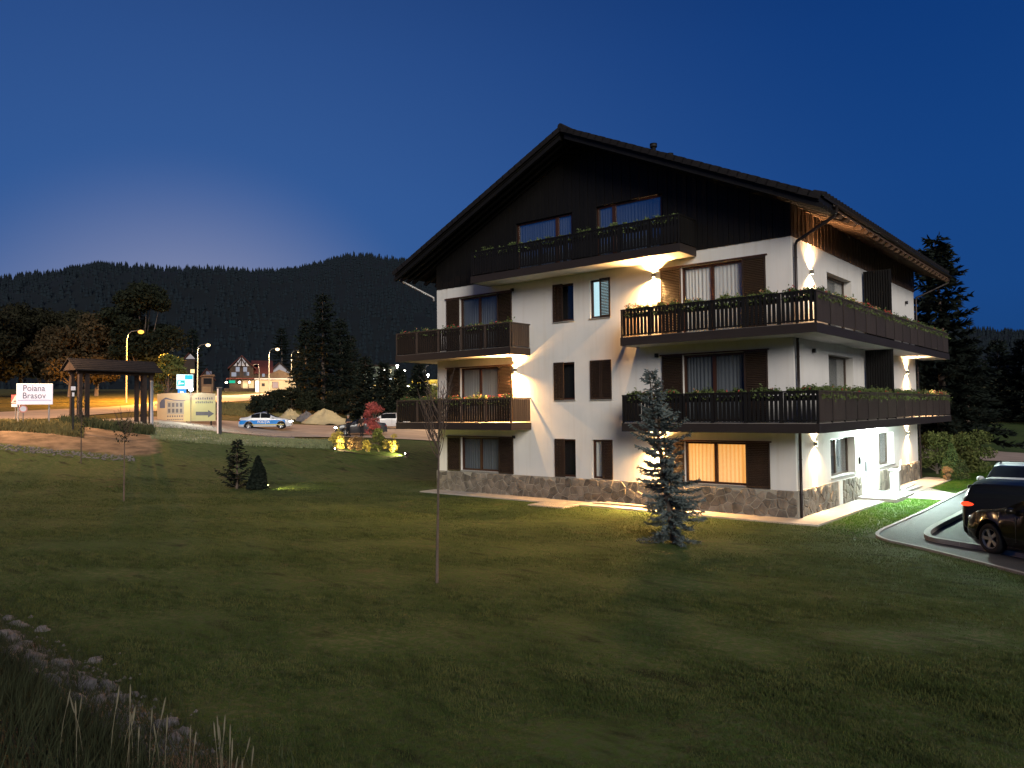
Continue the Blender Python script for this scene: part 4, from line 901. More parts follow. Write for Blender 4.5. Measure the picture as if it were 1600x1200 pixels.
# posts
x, y, z = g(237, 56); t = thing('flag_post', 'plain grey blue metal post left of the billboard', 'post', (x, y, z)); MB().tube([(0,0,-.2),(0,0,3.45)], .11, 10).build('pole', mat('grey_blue_pole', (.30,.33,.40), .5, .1, 3), t, True); MB().tube([(0,0,3.45),(0,0,3.5)], .12, 10).build('cap', M['pipe_pale'], t)
x, y, z = g(342.5, 58); t = thing('square_post', 'dark square post at the roadside right of the billboard', 'post', (x, y, z), cz(342, 58)+.5); MB().box(-.13, .13, -.13, .13, -.2, 3.5).build('pillar', mat('dark_post_paint', (.06,.06,.07), .5, .1, 3), t); MB().box(-.15, .15, -.15, .15, 3.5, 3.56).build('cap', M['pipe_pale'], t); MB().box(-.138, -.131, -.10, .10, .05, 3.45).build('edge_strip', sign_w, t)

# ---------------------------------------------------------------- billboard and info sign
x, y, z = g(291.5, 64); t = thing('billboard', 'wide cream advertising board with a house picture and a grey arrow', 'billboard', (x, y, z), cz(291, 64)-.02)
bw, bz0, bz1 = 2.24, .12, 2.42; cream = mat('cream_board', (.58,.47,.30), .8, .08, 2); yel = mat('pale_yellow_board', (.62,.58,.28), .8, .05, 2); gink = mat('grey_board_ink', (.16,.16,.17), .8, .15, 5)
MB().box(-bw, bw, -.04, .04, bz0, bz1).build('board_face', cream, t)
MB().prism([(-bw,-.035,bz1),(bw,-.035,bz1),(bw*.5,-.035,bz1+.09),(-bw*.5,-.035,bz1+.07)], (0,.07,0)).build('arched_top', cream, t)
MB().box(-.2, bw-.02, -.046, -.041, bz0+.02, bz1-.55).build('yellow_field', yel, t)
for X in (-1.9, 0, 1.9): MB().box(X-.06, X+.06, .045, .14, -.3, 2.3).build('leg', M['wood_dark'], t)
MB().prism([(.70,-.052,.62),(1.65,-.052,.60),(1.65,-.052,.42),(2.12,-.052,.74),(1.65,-.052,1.06),(1.65,-.052,.90),(.70,-.052,.92)], (0,.006,0)).build('arrow', gink, t)
# house picture: roof swoop, wall block, rows of windows
MB().prism([(-2.05,-.05,1.25),(-1.65,-.05,1.25),(-1.65,-.05,1.92),(-1.88,-.05,1.92),(-2.05,-.05,1.70)], (0,.008,0)).build('house_picture', mat('blue_grey_ink', (.13,.15,.22), .8, 0), t)
MB().prism([(-2.0,-.05,1.85),(-1.6,-.05,2.12),(-1.0,-.05,1.93),(-.1,-.05,1.87),(-.1,-.05,1.82),(-1.0,-.05,1.86),(-1.55,-.05,1.98)], (0,.008,0)).build('roof_picture', mat('blue_grey_ink', (.13,.15,.22), .8, 0), t)
MB().box(-1.5, -.22, -.05, -.041, .74, 1.80).build('wall_picture', mat('pale_grey_ink', (.42,.40,.33), .8, .1, 3), t)
for i in range(4):
    for j in range(2): MB().box(-1.42+i*.30, -1.24+i*.30, -.056, -.051, .86+j*.48, 1.18+j*.48).build('window_picture', gink, t)
for r0, nn, xx, ss in ((.50, 7, -1.48, .13), (.26, 9, -1.48, .07)):
    for i in range(nn): MB().box(xx+i*1.25/nn, xx+i*1.25/nn+.10, -.046, -.041, r0, r0+ss).build('letter_block', gink, t)
for r0, nn, xx in ((1.94, 8, .68), (1.62, 9, .68)):
    for i in range(nn): MB().box(xx+i*1.40/nn, xx+i*1.40/nn+.09, -.050, -.041, r0, r0+.15+.03*(i % 2)).build('letter_block', gink, t)
x, y, z = g(288.5, 66); t = thing('info_sign', 'teal and blue parking and lodging sign with added glow on a pole above the billboard', 'sign', (x, y, z), cz(288.5, 66)); z0 = 3.6+(646.2-585)*66/1200-z
def lit(n, c, s=.8): return mat(n, c, .5, 0, emit=c, es=s)  # emission added to the info sign faces for light they only reflect
MB().tube([(0,.06,-.2),(0,.06,z0-.1)], .05, 8).build('pole', M['pipe_pale'], t, True); MB().box(-.66, .66, 0, .08, z0-1.25, z0).build('upper_panel', lit('glow_pale_panel', (.60,.80,.85), .7), t); MB().box(-.55, .10, 0, .08, z0-2.05, z0-1.255).build('lower_panel', lit('glow_blue_panel', (.02,.20,.72), .9), t)
MB().box(.0, .62, -.006, -.001, z0-.42, z0-.05).build('teal_field', lit('glow_teal', (.01,.35,.50), .8), t); MB().box(-.60, .0, -.006, -.001, z0-1.0, z0-.50).build('bed_field', lit('glow_teal_green', (.01,.38,.42), .7), t)
MB().box(-.5, -.1, -.012, -.007, z0-.82, z0-.74).ball((-.42,-.01,z0-.64), .07, .006, .07, 8, 5).box(-.5, -.46, -.012, -.007, z0-.92, z0-.60).build('bed_symbol', lit('lit_white', (.85,.95,1), .9), t)  # bed symbol glows by added emission, like the sign faces
text('letter_p', 'P', .62, lit('lit_white', (.85,.95,1), .9), t, (-.40,-.012,z0-1.88), bold=.012)  # letter glows by added emission, like the sign faces
fl = thing('floodlight', 'small dazzling white floodlight above the middle of the billboard', 'floodlight', g(298, 63.4), cz(298, 63.4)); fz = 3.6+(646-608)*63.4/1200-fl.location.z
MB().tube([(0,0,-.1),(0,0,fz-.1)], .03, 6).build('arm', M['pipe_pale'], fl); MB().box(-.16, .16, -.0, .09, fz-.12, fz+.12).build('casing', M['lampbody'], fl); MB().ball((0,-.04,fz), .17, .05, .14, 10, 6).build('lens', emis('floodlight_lens', (.85,.93,1), 60), fl, True)
spot('flood_light', (0, -.25, fz), (0,-1,-.45), 550, 150, (.85,1,.90), .4, .08, fl); point('flood_spill', (0, -.5, fz), 70, (.85,.95,1), .08, fl)

# ---------------------------------------------------------------- cars
tyre_m = mat('tyre_rubber', (.018,.018,.018), .85, .1, 20, .2); rim_m = mat('alloy_rim', (.42,.42,.43), .3, .05, 4, metal=.7); dark_glass = mat('tinted_car_glass', (.010,.011,.012), .2, 0, spec=.15)
trim_m = mat('black_plastic_trim', (.02,.02,.02), .6, .1, 8); chrome = mat('chrome_trim', (.6,.6,.6), .15, 0, metal=1)
def car(name, label, cat, loc, rz, L, Wd, top, belt, wheels, rw, side_g, ws, rwin, paint, sill=.22, stripe=None, head_on=False, tail_on=False, nsp=5, group=None, rails=False):
    t = thing(name, label, cat, loc, rz, group); tx, tz = zip(*top); bx, bz = zip(*belt)
    xs = sorted(set(np.round(np.concatenate([np.linspace(-L/2, L/2, 61), [L/2-.03, -L/2+.03, *side_g[0], ws[0], ws[1], rwin[0], rwin[1]]]), 3)))
    rows = []; 
    for x in xs:
        zt = np.interp(x, tx, tz); e = abs(x)/(L/2); w = Wd/2*(1-.13*max(0, (e-.72)/.28)**2.2); zb_ = min(np.interp(x, bx, bz), zt-.03); zl = sill + .05*max(0, (e-.85)/.15)
        for xw in wheels:
            q = (rw+.065)**2-(x-xw)**2
            if q > 0: zl = max(zl, rw+math.sqrt(q))
        z2 = max(zl+.02, sill+.12); z3 = max(z2+.02, .44 if stripe else .50); z4 = max(z3+.02, min(zb_-.05, .80 if stripe else .74)); zb_ = max(zb_, z4+.01); zt = max(zt, zb_+.01); gh_ = zt-zb_
        w5 = w*.955; w6 = w5-min(gh_, .6)*.44-.03; rows.append([(x,0,zl),(x,w*.93,zl),(x,w*.985,z2),(x,w,z3),(x,w*.99,z4),(x,w5,zb_),(x,w6,zt-min(.05,gh_*.35)),(x,w6*.78,zt-.006),(x,0,zt)])
    nR = 9; grp = {}
    for i in range(len(xs)-1):
        xc = (xs[i]+xs[i+1])/2
        for k in range(nR-1):
            key = 'body'
            gap = rows[i][8][2]-rows[i][5][2]
            if k == 5 and any(a < xc < b_ for a, b_ in side_g) and gap > .12: key = 'side_window'
            if k in (6, 7) and ws[0] < xc < ws[1]: key = 'windscreen'
            if k in (6, 7) and rwin[0] < xc < rwin[1]: key = 'rear_window'
            if stripe and k == 3 and -L/2+.1 < xc < L/2-.55: key = 'blue_stripe'
            grp.setdefault(key, []).append((i, k))
    for key, cells in grp.items():
        b = MB()
        idx = {}; vs = []; fs = []
        def vid(i, k, s):
            if (i,k,s) not in idx: v = rows[i][k]; idx[(i,k,s)] = len(vs); vs.append((v[0], v[1]*s, v[2]))
            return idx[(i,k,s)]
        for i, k in cells:
            for s in (1, -1):
                q = [vid(i,k,s), vid(i+1,k,s), vid(i+1,k+1,s), vid(i,k+1,s)]; fs.append(tuple(q if s < 0 else q[::-1]))
        if key == 'body':
            for i in (0, len(xs)-1):
                poly = [vid(i,k,1) for k in range(nR)] + [vid(i,k,-1) for k in range(nR-1, -1, -1)]; fs.append(tuple(poly if i == 0 else poly[::-1]))
        o = b.add(vs, fs).build(key, {'body': paint, 'blue_stripe': stripe}.get(key, dark_glass), t, True)
        if key == 'body':
            import bmesh
            bm = bmesh.new(); bm.from_mesh(o.data); bmesh.ops.remove_doubles(bm, verts=bm.verts, dist=.0008); bm.to_mesh(o.data); bm.free()
            md = o.modifiers.new('edge', 'EDGE_SPLIT'); md.split_angle = R(40)
    MB().box(-L/2+.25, L/2-.25, -Wd/2+.2, Wd/2-.2, sill-.03, .6).build('underbody', M['black'], t)
    tm = MB(); n = 20; prof = [(rw*.62,-.10),(rw*.93,-.11),(rw,-.07),(rw,.07),(rw*.93,.11),(rw*.62,.10)]; vs = []; fs = []
    for k in range(n):
        a = 2*math.pi*k/n
        for r0, yy in prof: vs.append((r0*math.cos(a), yy, r0*math.sin(a)))
    for k in range(n):
        for j in range(len(prof)): fs.append((k*6+j, ((k+1) % n)*6+j, ((k+1) % n)*6+(j+1) % 6, k*6+(j+1) % 6))
    tme = tm.add(vs, fs).mesh('tyre', tyre_m, True); rm = MB()
    rm.prism([(rw*.63*math.cos(2*math.pi*k/16), -.02, rw*.63*math.sin(2*math.pi*k/16)) for k in range(16)], (0,.05,0)); hubm = rm.mesh('wheel_disc', trim_m)
    rb = MB(); rb.prism([(rw*.15*math.cos(2*math.pi*k/10), .06, rw*.15*math.sin(2*math.pi*k/10)) for k in range(10)], (0,.035,0))
    for k in range(nsp):
        a = 2*math.pi*k/nsp; ca, sa = math.cos(a), math.sin(a)
        rb.prism([(ca*rw*.1-sa*rw*.09, .055, sa*rw*.1+ca*rw*.09), (ca*rw*.62-sa*rw*.12, .07, sa*rw*.62+ca*rw*.12), (ca*rw*.62+sa*rw*.12, .07, sa*rw*.62-ca*rw*.12), (ca*rw*.1+sa*rw*.09, .055, sa*rw*.1-ca*rw*.09)], (0,.03,0))
    vs = []; fs = []
    for k in range(20):
        a = 2*math.pi*k/20
        for r0, yy in ((rw*.60,.05),(rw*.66,.05),(rw*.66,.105),(rw*.60,.09)): vs.append((r0*math.cos(a), yy, r0*math.sin(a)))
    for k in range(20):
        for j in range(4): fs.append((k*4+j, ((k+1) % 20)*4+j, ((k+1) % 20)*4+(j+1) % 4, k*4+(j+1) % 4))
    rb.add(vs, fs); rme = rb.mesh('rim', rim_m)
    for xw in wheels:
        for s in (1, -1):
            wl = link('wheel', hubm, t, (xw, s*(Wd/2-.115), rw)); wl.rotation_euler = (0, 0, 0 if s > 0 else math.pi); link('tyre', tme, wl, (0,0,0)); link('rim', rme, wl, (0,0,0))
    zbm = np.interp(ws[1]-.25, bx, bz)
    for s in (1, -1):
        MB().ball((ws[1]-.35, s*(Wd/2+.06), zbm+.07), .09, .12, .075, 8, 6).box(ws[1]-.38, ws[1]-.33, s*(Wd/2-.1), s*(Wd/2), zbm+.0, zbm+.05).build('mirror', paint, t, True)
        zh = np.interp(L/2-.25, tx, tz)-.16; ze = np.interp(-L/2+.2, bx, bz)-.14; zq = Wd/2*.87
        MB().ball((L/2-.16, s*(zq-.13), zh), .17, .20, .085, 10, 6).build('headlight', emis('headlight_on', (1,.96,.85), 25) if head_on else mat('headlight_glass', (.4,.42,.45), .15, 0, spec=.8), t, True)
        MB().ball((-L/2+.12, s*(zq-.10), ze), .13, .20, .075, 10, 6).build('tail_light', emis('tail_light_on', (1,.06,.02), 1.6) if tail_on else mat('red_tail_light', (.25,.01,.01), .2, 0), t, True)
        for xd in (side_g[0][0]-.0, (side_g[0][1]+side_g[-1][0])/2, ws[1]-.42):
            zz = np.interp(xd, bx, bz); MB().box(xd-.006, xd+.006, s*(Wd/2*.985), s*(Wd/2*1.002), .40, zz-.06).build('door_seam', trim_m, t)
        for xd in (side_g[0][0]+.15, (side_g[0][1]+side_g[-1][0])/2+.15): MB().box(xd, xd+.17, s*(Wd/2*.99), s*(Wd/2+.02), .78, .81).build('door_handle', paint, t)
        if rails: MB().tube([(side_g[0][0]-.1, s*(Wd/2-.33), np.interp(side_g[0][0], tx, tz)+.03), (0, s*(Wd/2-.33), np.interp(0, tx, tz)+.05), (ws[0]-.2, s*(Wd/2-.33), np.interp(ws[0]-.2, tx, tz)+.02)], .018, 6).build('roof_rail', chrome, t)
    MB().box(L/2-.08, L/2+.012, -.5, .5, .32, .50).build('grille', trim_m, t); MB().box(L/2+.008, L/2+.02, -.26, .26, .36, .47).build('number_plate', sign_w, t); MB().box(-L/2-.02, -L/2-.004, -.26, .26, .62, .73).build('number_plate', sign_w, t)
    MB().box(-L/2-.03, -L/2+.1, -Wd/2+.25, Wd/2-.25, .28, .42).build('bumper', trim_m, t)
    return t
def sedan_top(L, H=1.46, z0=.0): l = L/2; return [(-l,.62),(-l+.04,.92),(-l+.12,1.02),(-l+.55,1.06),(-l+.75,1.10),(-l+1.35,H-.08),(-l+1.7,H-.02),(-.1,H),(l-2.05,H-.07),(l-1.20,1.03),(l-1.1,.99),(l-.5,.90),(l-.15,.78),(l-.03,.66),(l,.55)]
def sedan_belt(L): l = L/2; return [(-l,.60),(-l+.1,.90),(-l+.8,1.0),(0,.98),(l-1.1,.93),(l-.4,.84),(l-.1,.70),(l,.52)]
white_p = mat('white_car_paint', (.62,.63,.64), .3, .03, 2, coat=.6); blue_p = mat('police_blue_paint', (.015,.24,.72), .35, .05, 2, coat=.4)
lz = 1.19
def heading(px, d, a): return cz(px, d) + a         # a = 0: nose points to camera-right
t = car('police_car', 'white and blue police saloon with lit headlights parked across the side road', 'police car', g(415.5, 68, .05), heading(415, 68, -.12), 4.45, 1.74, sedan_top(4.45, 1.47), sedan_belt(4.45), (-1.36, 1.36), .31,
    [(-1.15,-.42),(-.36,.42)], (.12,1.02), (-1.50,-.92), white_p, stripe=blue_p, head_on=True)
text('lettering', 'POLIȚIA', .30, mat('white_lettering', (.8,.8,.8), .5, 0), t, (-.62,-.874,.545), (math.pi/2,0,0), .002, bold=.008, sx=.95)
MB().box(-1.1, 1.6, -.882, -.868, .36, .43).build('yellow_stripe', mat('yellow_stripe', (.6,.5,.15), .5, 0), t)
MB().box(-.25, .05, -.42, .42, 1.475, 1.53).build('light_bar', mat('blue_light_bar', (.08,.10,.22), .3, 0), t); MB().tube([(.0,.1,1.5),(.02,.1,1.85)], .012, 5).build('aerial', trim_m, t)
spot('headlight_beam', (2.1, -.5, .62), (1, -.1, -.08), 5000, 70, (1,.95,.8), .5, .05, t)
t = car('dark_saloon', 'dark grey saloon with one headlight shining stopped beside two people', 'car', g(563, 67, .05), heading(563, 67, math.pi+.10), 4.4, 1.74, sedan_top(4.4, 1.45), sedan_belt(4.4), (-1.34, 1.34), .31,
    [(-1.15,-.42),(-.36,.42)], (.12,1.02), (-1.50,-.92), mat('dark_grey_car_paint', (.045,.048,.055), .3, .05, 2, coat=.6), head_on=True)
spot('headlight_beam', (2.1, 0, .62), (1, 0, -.08), 3500, 70, (1,.95,.8), .5, .05, t)
car('white_estate', 'white car behind the red tree, its rear end beside the balcony', 'car', g(603, 75, .05), heading(603, 75, math.pi+.05), 4.5, 1.75, [(-2.25,.6),(-2.22,.95),(-2.05,1.2),(-1.8,1.42),(-1.2,1.50),(0,1.5),(.3,1.44),(1.15,1.02),(1.9,.9),(2.2,.72),(2.25,.55)],
    [(-2.25,.6),(-2.1,.92),(0,.98),(1.1,.93),(1.9,.84),(2.2,.68),(2.25,.5)], (-1.36,1.36), .31, [(-1.9,-.95),(-.88,-.1),(-.04,.55)], (.35,1.1), (-2.2,-1.85), white_p)
# cars in the car park at the right
def suv_top(L, H): l = L/2; return [(-l,.62),(-l+.03,1.0),(-l+.12,1.15),(-l+.35,H-.18),(-l+.55,H-.05),(-l+1.0,H),(-.1,H),(l-2.0,H-.07),(l-1.15,1.16),(l-1.0,1.10),(l-.4,1.0),(l-.1,.84),(l,.6)]
def suv_belt(L): l = L/2; return [(-l,.6),(-l+.1,1.02),(-l+1,1.08),(0,1.05),(l-1.1,1.04),(l-.4,.95),(l-.08,.78),(l,.55)]
near_black = mat('near_black_car_paint', (.008,.008,.009), .38, .05, 2, spec=.12, coat=0); bronze = mat('dark_bronze_car_paint', (.010,.008,.0055), .12, .08, 2, spec=.35, coat=0)
def hz(x, y): return (x, y, .015)
t = car('black_hatchback', 'black hatchback seen from behind with its red tail light glowing', 'car', hz(5.5, 1.35), math.pi/2+.02, 4.15, 1.76, suv_top(4.15, 1.45), suv_belt(4.15), (-1.25,1.28), .33, [(-1.45,-.45),(-.38,.5)], (.12,.92), (-2.0,-1.62), near_black, tail_on=True, rails=False)
t = car('bronze_suv', 'dark bronze sport utility vehicle nearest the camera showing its front wheel', 'car', (7.32, -3.33, .015), math.pi-.72, 4.45, 1.84, suv_top(4.45, 1.62), suv_belt(4.45), (-1.32,1.38), .36, [(-1.65,-.6),(-.53,.45)], (.12,1.0), (-2.15,-1.75), bronze, sill=.26, nsp=5)
t = car('white_suv', 'white sport utility vehicle facing the camera behind the black hatchback', 'car', hz(5.25, 6.0), -math.pi/2+.05, 4.6, 1.88, suv_top(4.6, 1.56), suv_belt(4.6), (-1.36,1.4), .36, [(-1.7,-.6),(-.53,.45)], (.12,1.05), (-2.2,-1.8), white_p, sill=.26, rails=True)

# ---------------------------------------------------------------- people
def person(px, d, face_a, label, arms, legs, cloth, hair, coat_m):
    """arms: two lists of 3 joints (shoulder->elbow->wrist), legs likewise; x right, y away, z up, standing on z = 0"""
    t = thing('person', label, 'person', g(px, d, .06), cz(px, d)+face_a)
    V = [(0,0,.95),(0,0,1.12),(0,.0,1.32),(0,0,1.47),(0,-.01,1.55),(0,-.02,1.64),(0,-.02,1.72)]; Rr = [.155,.145,.165,.075,.058,.088,.075]; E = [(i,i+1) for i in range(6)]
    def chain(root, pts, rads):
        p = root
        for q, r in zip(pts, rads): V.append(q); Rr.append(r); E.append((p, len(V)-1)); p = len(V)-1
        return p
    hands = []
    for s, a in zip((-1, 1), arms):
        w = chain(2, [(s*.17,0,1.41)]+a, [.075,.052,.040]+[.03]*0); hands.append(w); p = Vector(V[w]); d_ = (p-Vector(a[0])).normalized(); V.append(tuple(p+d_*.07)); Rr.append(.034); E.append((w, len(V)-1)); pal = len(V)-1
        sd = d_.cross(Vector((0,0,1))); sd = sd.normalized() if sd.length > .1 else Vector((1,0,0))
        for k, q in enumerate((-.03,-.01,.01,.03)): chain(pal, [tuple(p+d_*(.11-.008*abs(k-1.5))+sd*q), tuple(p+d_*(.155-.01*abs(k-1.5))+sd*q*1.1+Vector((0,0,-.012)))], [.010,.008])
        chain(w, [tuple(p+d_*.05+sd*.045), tuple(p+d_*.09+sd*.055)], [.011,.009])
    for s, l in zip((-1, 1), legs): chain(0, [(s*.10,0,.88)]+l+[(l[-1][0], l[-1][1]-.16, .035)], [.10,.068,.042,.035])
    me = bpy.data.meshes.new('body'); me.from_pydata(V, E, []); o = bpy.data.objects.new('body', me); COL.objects.link(o); o.parent = t
    md = o.modifiers.new('s', 'SKIN'); md.use_smooth_shade = True
    for i, r in enumerate(Rr): me.skin_vertices[0].data[i].radius = (r, r*.8 if i in (0,1,2) else r)
    me.skin_vertices[0].data[0].use_root = True; ss = o.modifiers.new('u', 'SUBSURF'); ss.levels = 1; ss.render_levels = 1
    dg = bpy.context.evaluated_depsgraph_get(); dg.update(); m2 = bpy.data.meshes.new_from_object(o.evaluated_get(dg)); o.modifiers.clear(); o.data = m2
    skin = mat('skin', (.42,.25,.18), .6, .05, 4); m2.materials.clear(); [m2.materials.append(q) for q in (skin, coat_m, cloth)]
    hp = [Vector(V[h]) for h in hands]; el = [Vector(a[0]) for a in arms]
    for f in m2.polygons:
        c = f.center; near = any((c-h).length < .19 for h in hp)
        f.material_index = 0 if (c.z > 1.50 or near) else (1 if c.z > .93 else 2)
    h = MB(); h.ball((0,.012,1.735), .098, .105, .085, 12, 8); h.build('hair', hair, t, True)
    MB().ball((0,-.118,1.655), .014, .02, .02, 6, 5).build('nose', skin, t, True)
    for s in (-1, 1): MB().ball((s*.033,-.105,1.68), .011, .008, .008, 6, 5).build('eye', M['black'], t, True); MB().ball((s*.092,0,1.66), .012, .02, .03, 6, 5).build('ear', skin, t, True)
    MB().box(-.025, .025, -.112, -.10, 1.612, 1.62).build('mouth', mat('lips', (.3,.10,.09), .6, 0), t)
    for s, l in zip((-1, 1), legs): MB().ball((l[-1][0], l[-1][1]-.06, .04), .055, .14, .045, 8, 6).build('shoe', M['black'], t, True)
    return t
dk = mat('dark_clothing', (.022,.024,.032), .9, .2, 9); dk2 = mat('black_trousers', (.015,.016,.02), .9, .1, 9)
person(543.5, 65.3, .5, 'person in dark clothes with raised forearms by the front wing of the dark saloon', [[(-.27,-.05,1.16),(-.12,-.28,1.20)],[(.28,-.06,1.16),(.16,-.30,1.22)]], [[(-.11,.0,.50),(-.14,.03,.08)],[(.11,-.03,.50),(.15,-.02,.08)]], dk2, mat('grey_fair_hair', (.25,.22,.18), .8, .1, 9), dk)
person(565.0, 65.3, -.6, 'person in black standing beside the rear door of the dark saloon', [[(-.25,.02,1.15),(-.24,-.16,.96)],[(.25,.02,1.15),(.22,-.18,1.02)]], [[(-.09,.0,.50),(-.10,.03,.08)],[(.09,-.03,.50),(.10,.0,.08)]], dk2, mat('dark_hair', (.02,.015,.01), .8, .1, 9), M['black'])

# ---------------------------------------------------------------- sand heaps, garden bed with ornamental shrubs, garden lights
def heap(px, d, rx, ry, h, m, label, seed):
    rs = np.random.default_rng(seed); n, k = 40, 14; V = []; ph = rs.uniform(0, 6, 6)
    for j in range(k+1):
        q = j/k
        for i in range(n):
            a = 2*math.pi*i/n; w = 1+.15*math.sin(3*a+ph[0])+.08*math.sin(7*a+ph[1]); V.append((rx*q*w*math.cos(a), ry*q*w*math.sin(a), h*(.5+.5*math.cos(math.pi*min(1,q)))*(1+.12*math.sin(5*a+ph[2]+q*4))+rs.normal(0,.06)-.08*q))
    F = [(j*n+i, (j+1)*n+i, (j+1)*n+(i+1) % n, j*n+(i+1) % n) for j in range(k) for i in range(n)]
    o = link('sand_heap', npmesh('sand_heap', V, F, m), None, g(px, d), cz(px, d)); tag(o, label, 'heap', 'heaps beside the side road')
heap(507, 82, 3.1, 2.4, 1.35, M['sand'], 'larger yellow sand heap behind the front of the dark saloon', 1)
heap(453, 84, 1.7, 1.6, 1.0, M['sand'], 'smaller yellow sand heap just right of the police car', 2)
heap(478, 83, 1.5, 1.3, .9, M['rock'], 'brown rubble heap between the two sand heaps', 3)
bed = [(px, d) for px, d in [(518,50.5),(545,49.6),(600,49.3),(636,49.8),(640,51.5),(600,53),(550,53),(520,52)]]
b = MB(); b.add([g(px, d, .02) for px, d in bed], [tuple(range(len(bed)))]); tag(b.build('flower_bed', M['mulch']), 'dark soil of the ornamental bed', kind='structure')
def shrub(px, d, h, r, leaf, n, m, label, seed, th=.0, cat='shrub', dz=0):
    V, F, tb = broadleaf(h, r, seed, leaf, n, th, 12); veg('shrub' if cat == 'shrub' else 'small_tree', label, cat, g(px, d, dz), V, F, m, tb, group=None, crown='foliage' if cat == 'shrub' else 'crown')
shrub(528, 51, 1.2, .62, .06, 1500, FM['yellow'], 'yellow leaved shrub glowing at the left end of the ornamental bed', 31); shrub(530, 51.5, 1.6, .3, .05, 260, FM['yellow'], 'thin upright shrub rising behind the glowing yellow one', 32)
shrub(556, 51, .95, .60, .055, 1300, FM['tan'], 'low brown shrub in the middle of the ornamental bed', 33); shrub(572, 50.5, .8, .35, .06, 600, FM['yellow'], 'small orange yellow shrub just right of the brown shrub', 34)
shrub(590, 51, 1.55, .62, .065, 1500, FM['shrub'], 'loose green shrub below the red tree', 35); shrub(611, 51, 1.35, .6, .055, 1100, FM['yellow'], 'yellow flowered shrub next to the small garden lamp', 36)
V, F, tb = broadleaf(3.35, .80, 37, .06, 3600, .12, 30); veg('red_maple', 'slender red leaved ornamental tree in front of the dark saloon', 'maple tree', g(583, 55.5), V*np.array([1,1,1]), F, FM['red'], tb)
shrub(562, 92, 3.1, 1.9, .13, 2600, FM['tan'], 'round brown leaved bush on the far side of the road', 38, dz=.0)
def garden_light(px, d, label, aim, w, col, dz=.12):
    t = thing('garden_lamp', label, 'garden lamp', g(px, d), cz(px, d)); MB().tube([(0,0,-.05),(0,0,dz)], .02, 6).build('spike', M['black'], t); MB().box(-.06, .06, -.05, .05, dz, dz+.09).build('casing', M['black'], t)
    MB().ball((aim[0]*.07, aim[1]*.06, dz+.05), .045, .045, .045, 8, 6).build('lens', emis('garden_lens', (1,.95,.8), 40), t, True)
    spot('garden_beam', (aim[0]*.14, aim[1]*.14, dz+.08), aim, w, 120, col, .5, .02, t)
garden_light(634, 50.5, 'small dazzling garden lamp on the lawn at the right end of the ornamental bed', (-1,.0,.10), 700, (1,.82,.35))
garden_light(521, 50, 'assumed garden lamp at the left end of the ornamental bed', (.9,.5,.25), 350, (1,.82,.35))  # assumed lamp, added for the yellow glow on the bed
garden_light(411, 36.1, 'assumed garden lamp hidden at the foot of the conical thuja', (1,.25,-.16), 650, (1,.90,.25))  # assumed unseen lamp, added for the glow on the lawn by the thuja
# ---------------------------------------------------------------- roadside trees on the left
def bigtree(px, d, h, r, leaf, n, m, name, label, seed, th=.16, lobes=26, cat='tree', grp=None):
    V, F, tb = broadleaf(h, r, seed, leaf, n, th, lobes); veg(name, label, cat, g(px, d), V, F, m, tb, group=grp)
def bigspruce(px, d, h, r, m, label, seed, leaf=.5, dens=.8, grp=None, loc=None, sparse=.05):
    V, F, tb = spruce(h, r, seed, leaf, dens, .35, 0, sparse, .2); veg('spruce_tree', label, 'spruce tree', loc or g(px, d), V, F, m, tb, group=grp)
bigtree(222, 113, 17.6, 5.6, .30, 26000, FM['olive'], 'large_tree', 'large rounded tree with lamplit lower leaves behind the street lamp', 51, .10, 34)
bigtree(262, 96, 6.5, 2.6, .22, 5200, FM['shrub'], 'small_tree', 'small tree with bright yellow green leaves beside the info sign', 52, .08, 16)
for i, (px, d, h, r, n, sd_) in enumerate([(150,112,12.0,5.2,9000,61),(108,108,11.0,4.6,8000,62),(72,116,13.5,5.0,7000,63),(30,112,14.0,5.0,7000,64),(-15,104,13.0,5.0,6000,65),(125,128,15,5.5,6000,66),(-60,100,13,5,4000,67),(60,130,15,5.5,5000,68)]):
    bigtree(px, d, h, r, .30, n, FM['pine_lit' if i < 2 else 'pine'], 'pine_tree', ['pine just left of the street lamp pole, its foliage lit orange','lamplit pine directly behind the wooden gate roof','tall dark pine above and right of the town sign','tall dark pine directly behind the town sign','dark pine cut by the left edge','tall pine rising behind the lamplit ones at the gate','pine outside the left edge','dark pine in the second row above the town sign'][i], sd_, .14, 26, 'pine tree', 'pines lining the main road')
for i, (px, d, h, r) in enumerate([(505,96,15.2,4.0),(478,104,12,3.4),(532,106,12.5,3.6),(571,88,7.6,2.4),(600,92,7.0,2.2),(624,86,6.2,2.0),(655,94,7.2,2.3),(300,180,15,4.5),(548,118,10.5,3.2),(440,190,16,5)]):
    bigspruce(px, d, h, r, FM['spruce'], ['tallest dark spruce left of the house, right of the four street lamps','dark spruce overlapping the low cream building','dark spruce just right of the tallest one','black spruce silhouette above the brown bush','spruce silhouette behind the red maple','small spruce silhouette in front of the yellow lit trees','spruce silhouette beside the yellow kiosk','tall dark spruce behind the inn','dark spruce in front of the distant lit building','dark spruce far behind the low cream building'][i], 70+i, .42, .85, 'dark spruces left of the house')
V, F, tb = broadleaf(3.2, 1.6, 81, .16, 3000, .1, 12)
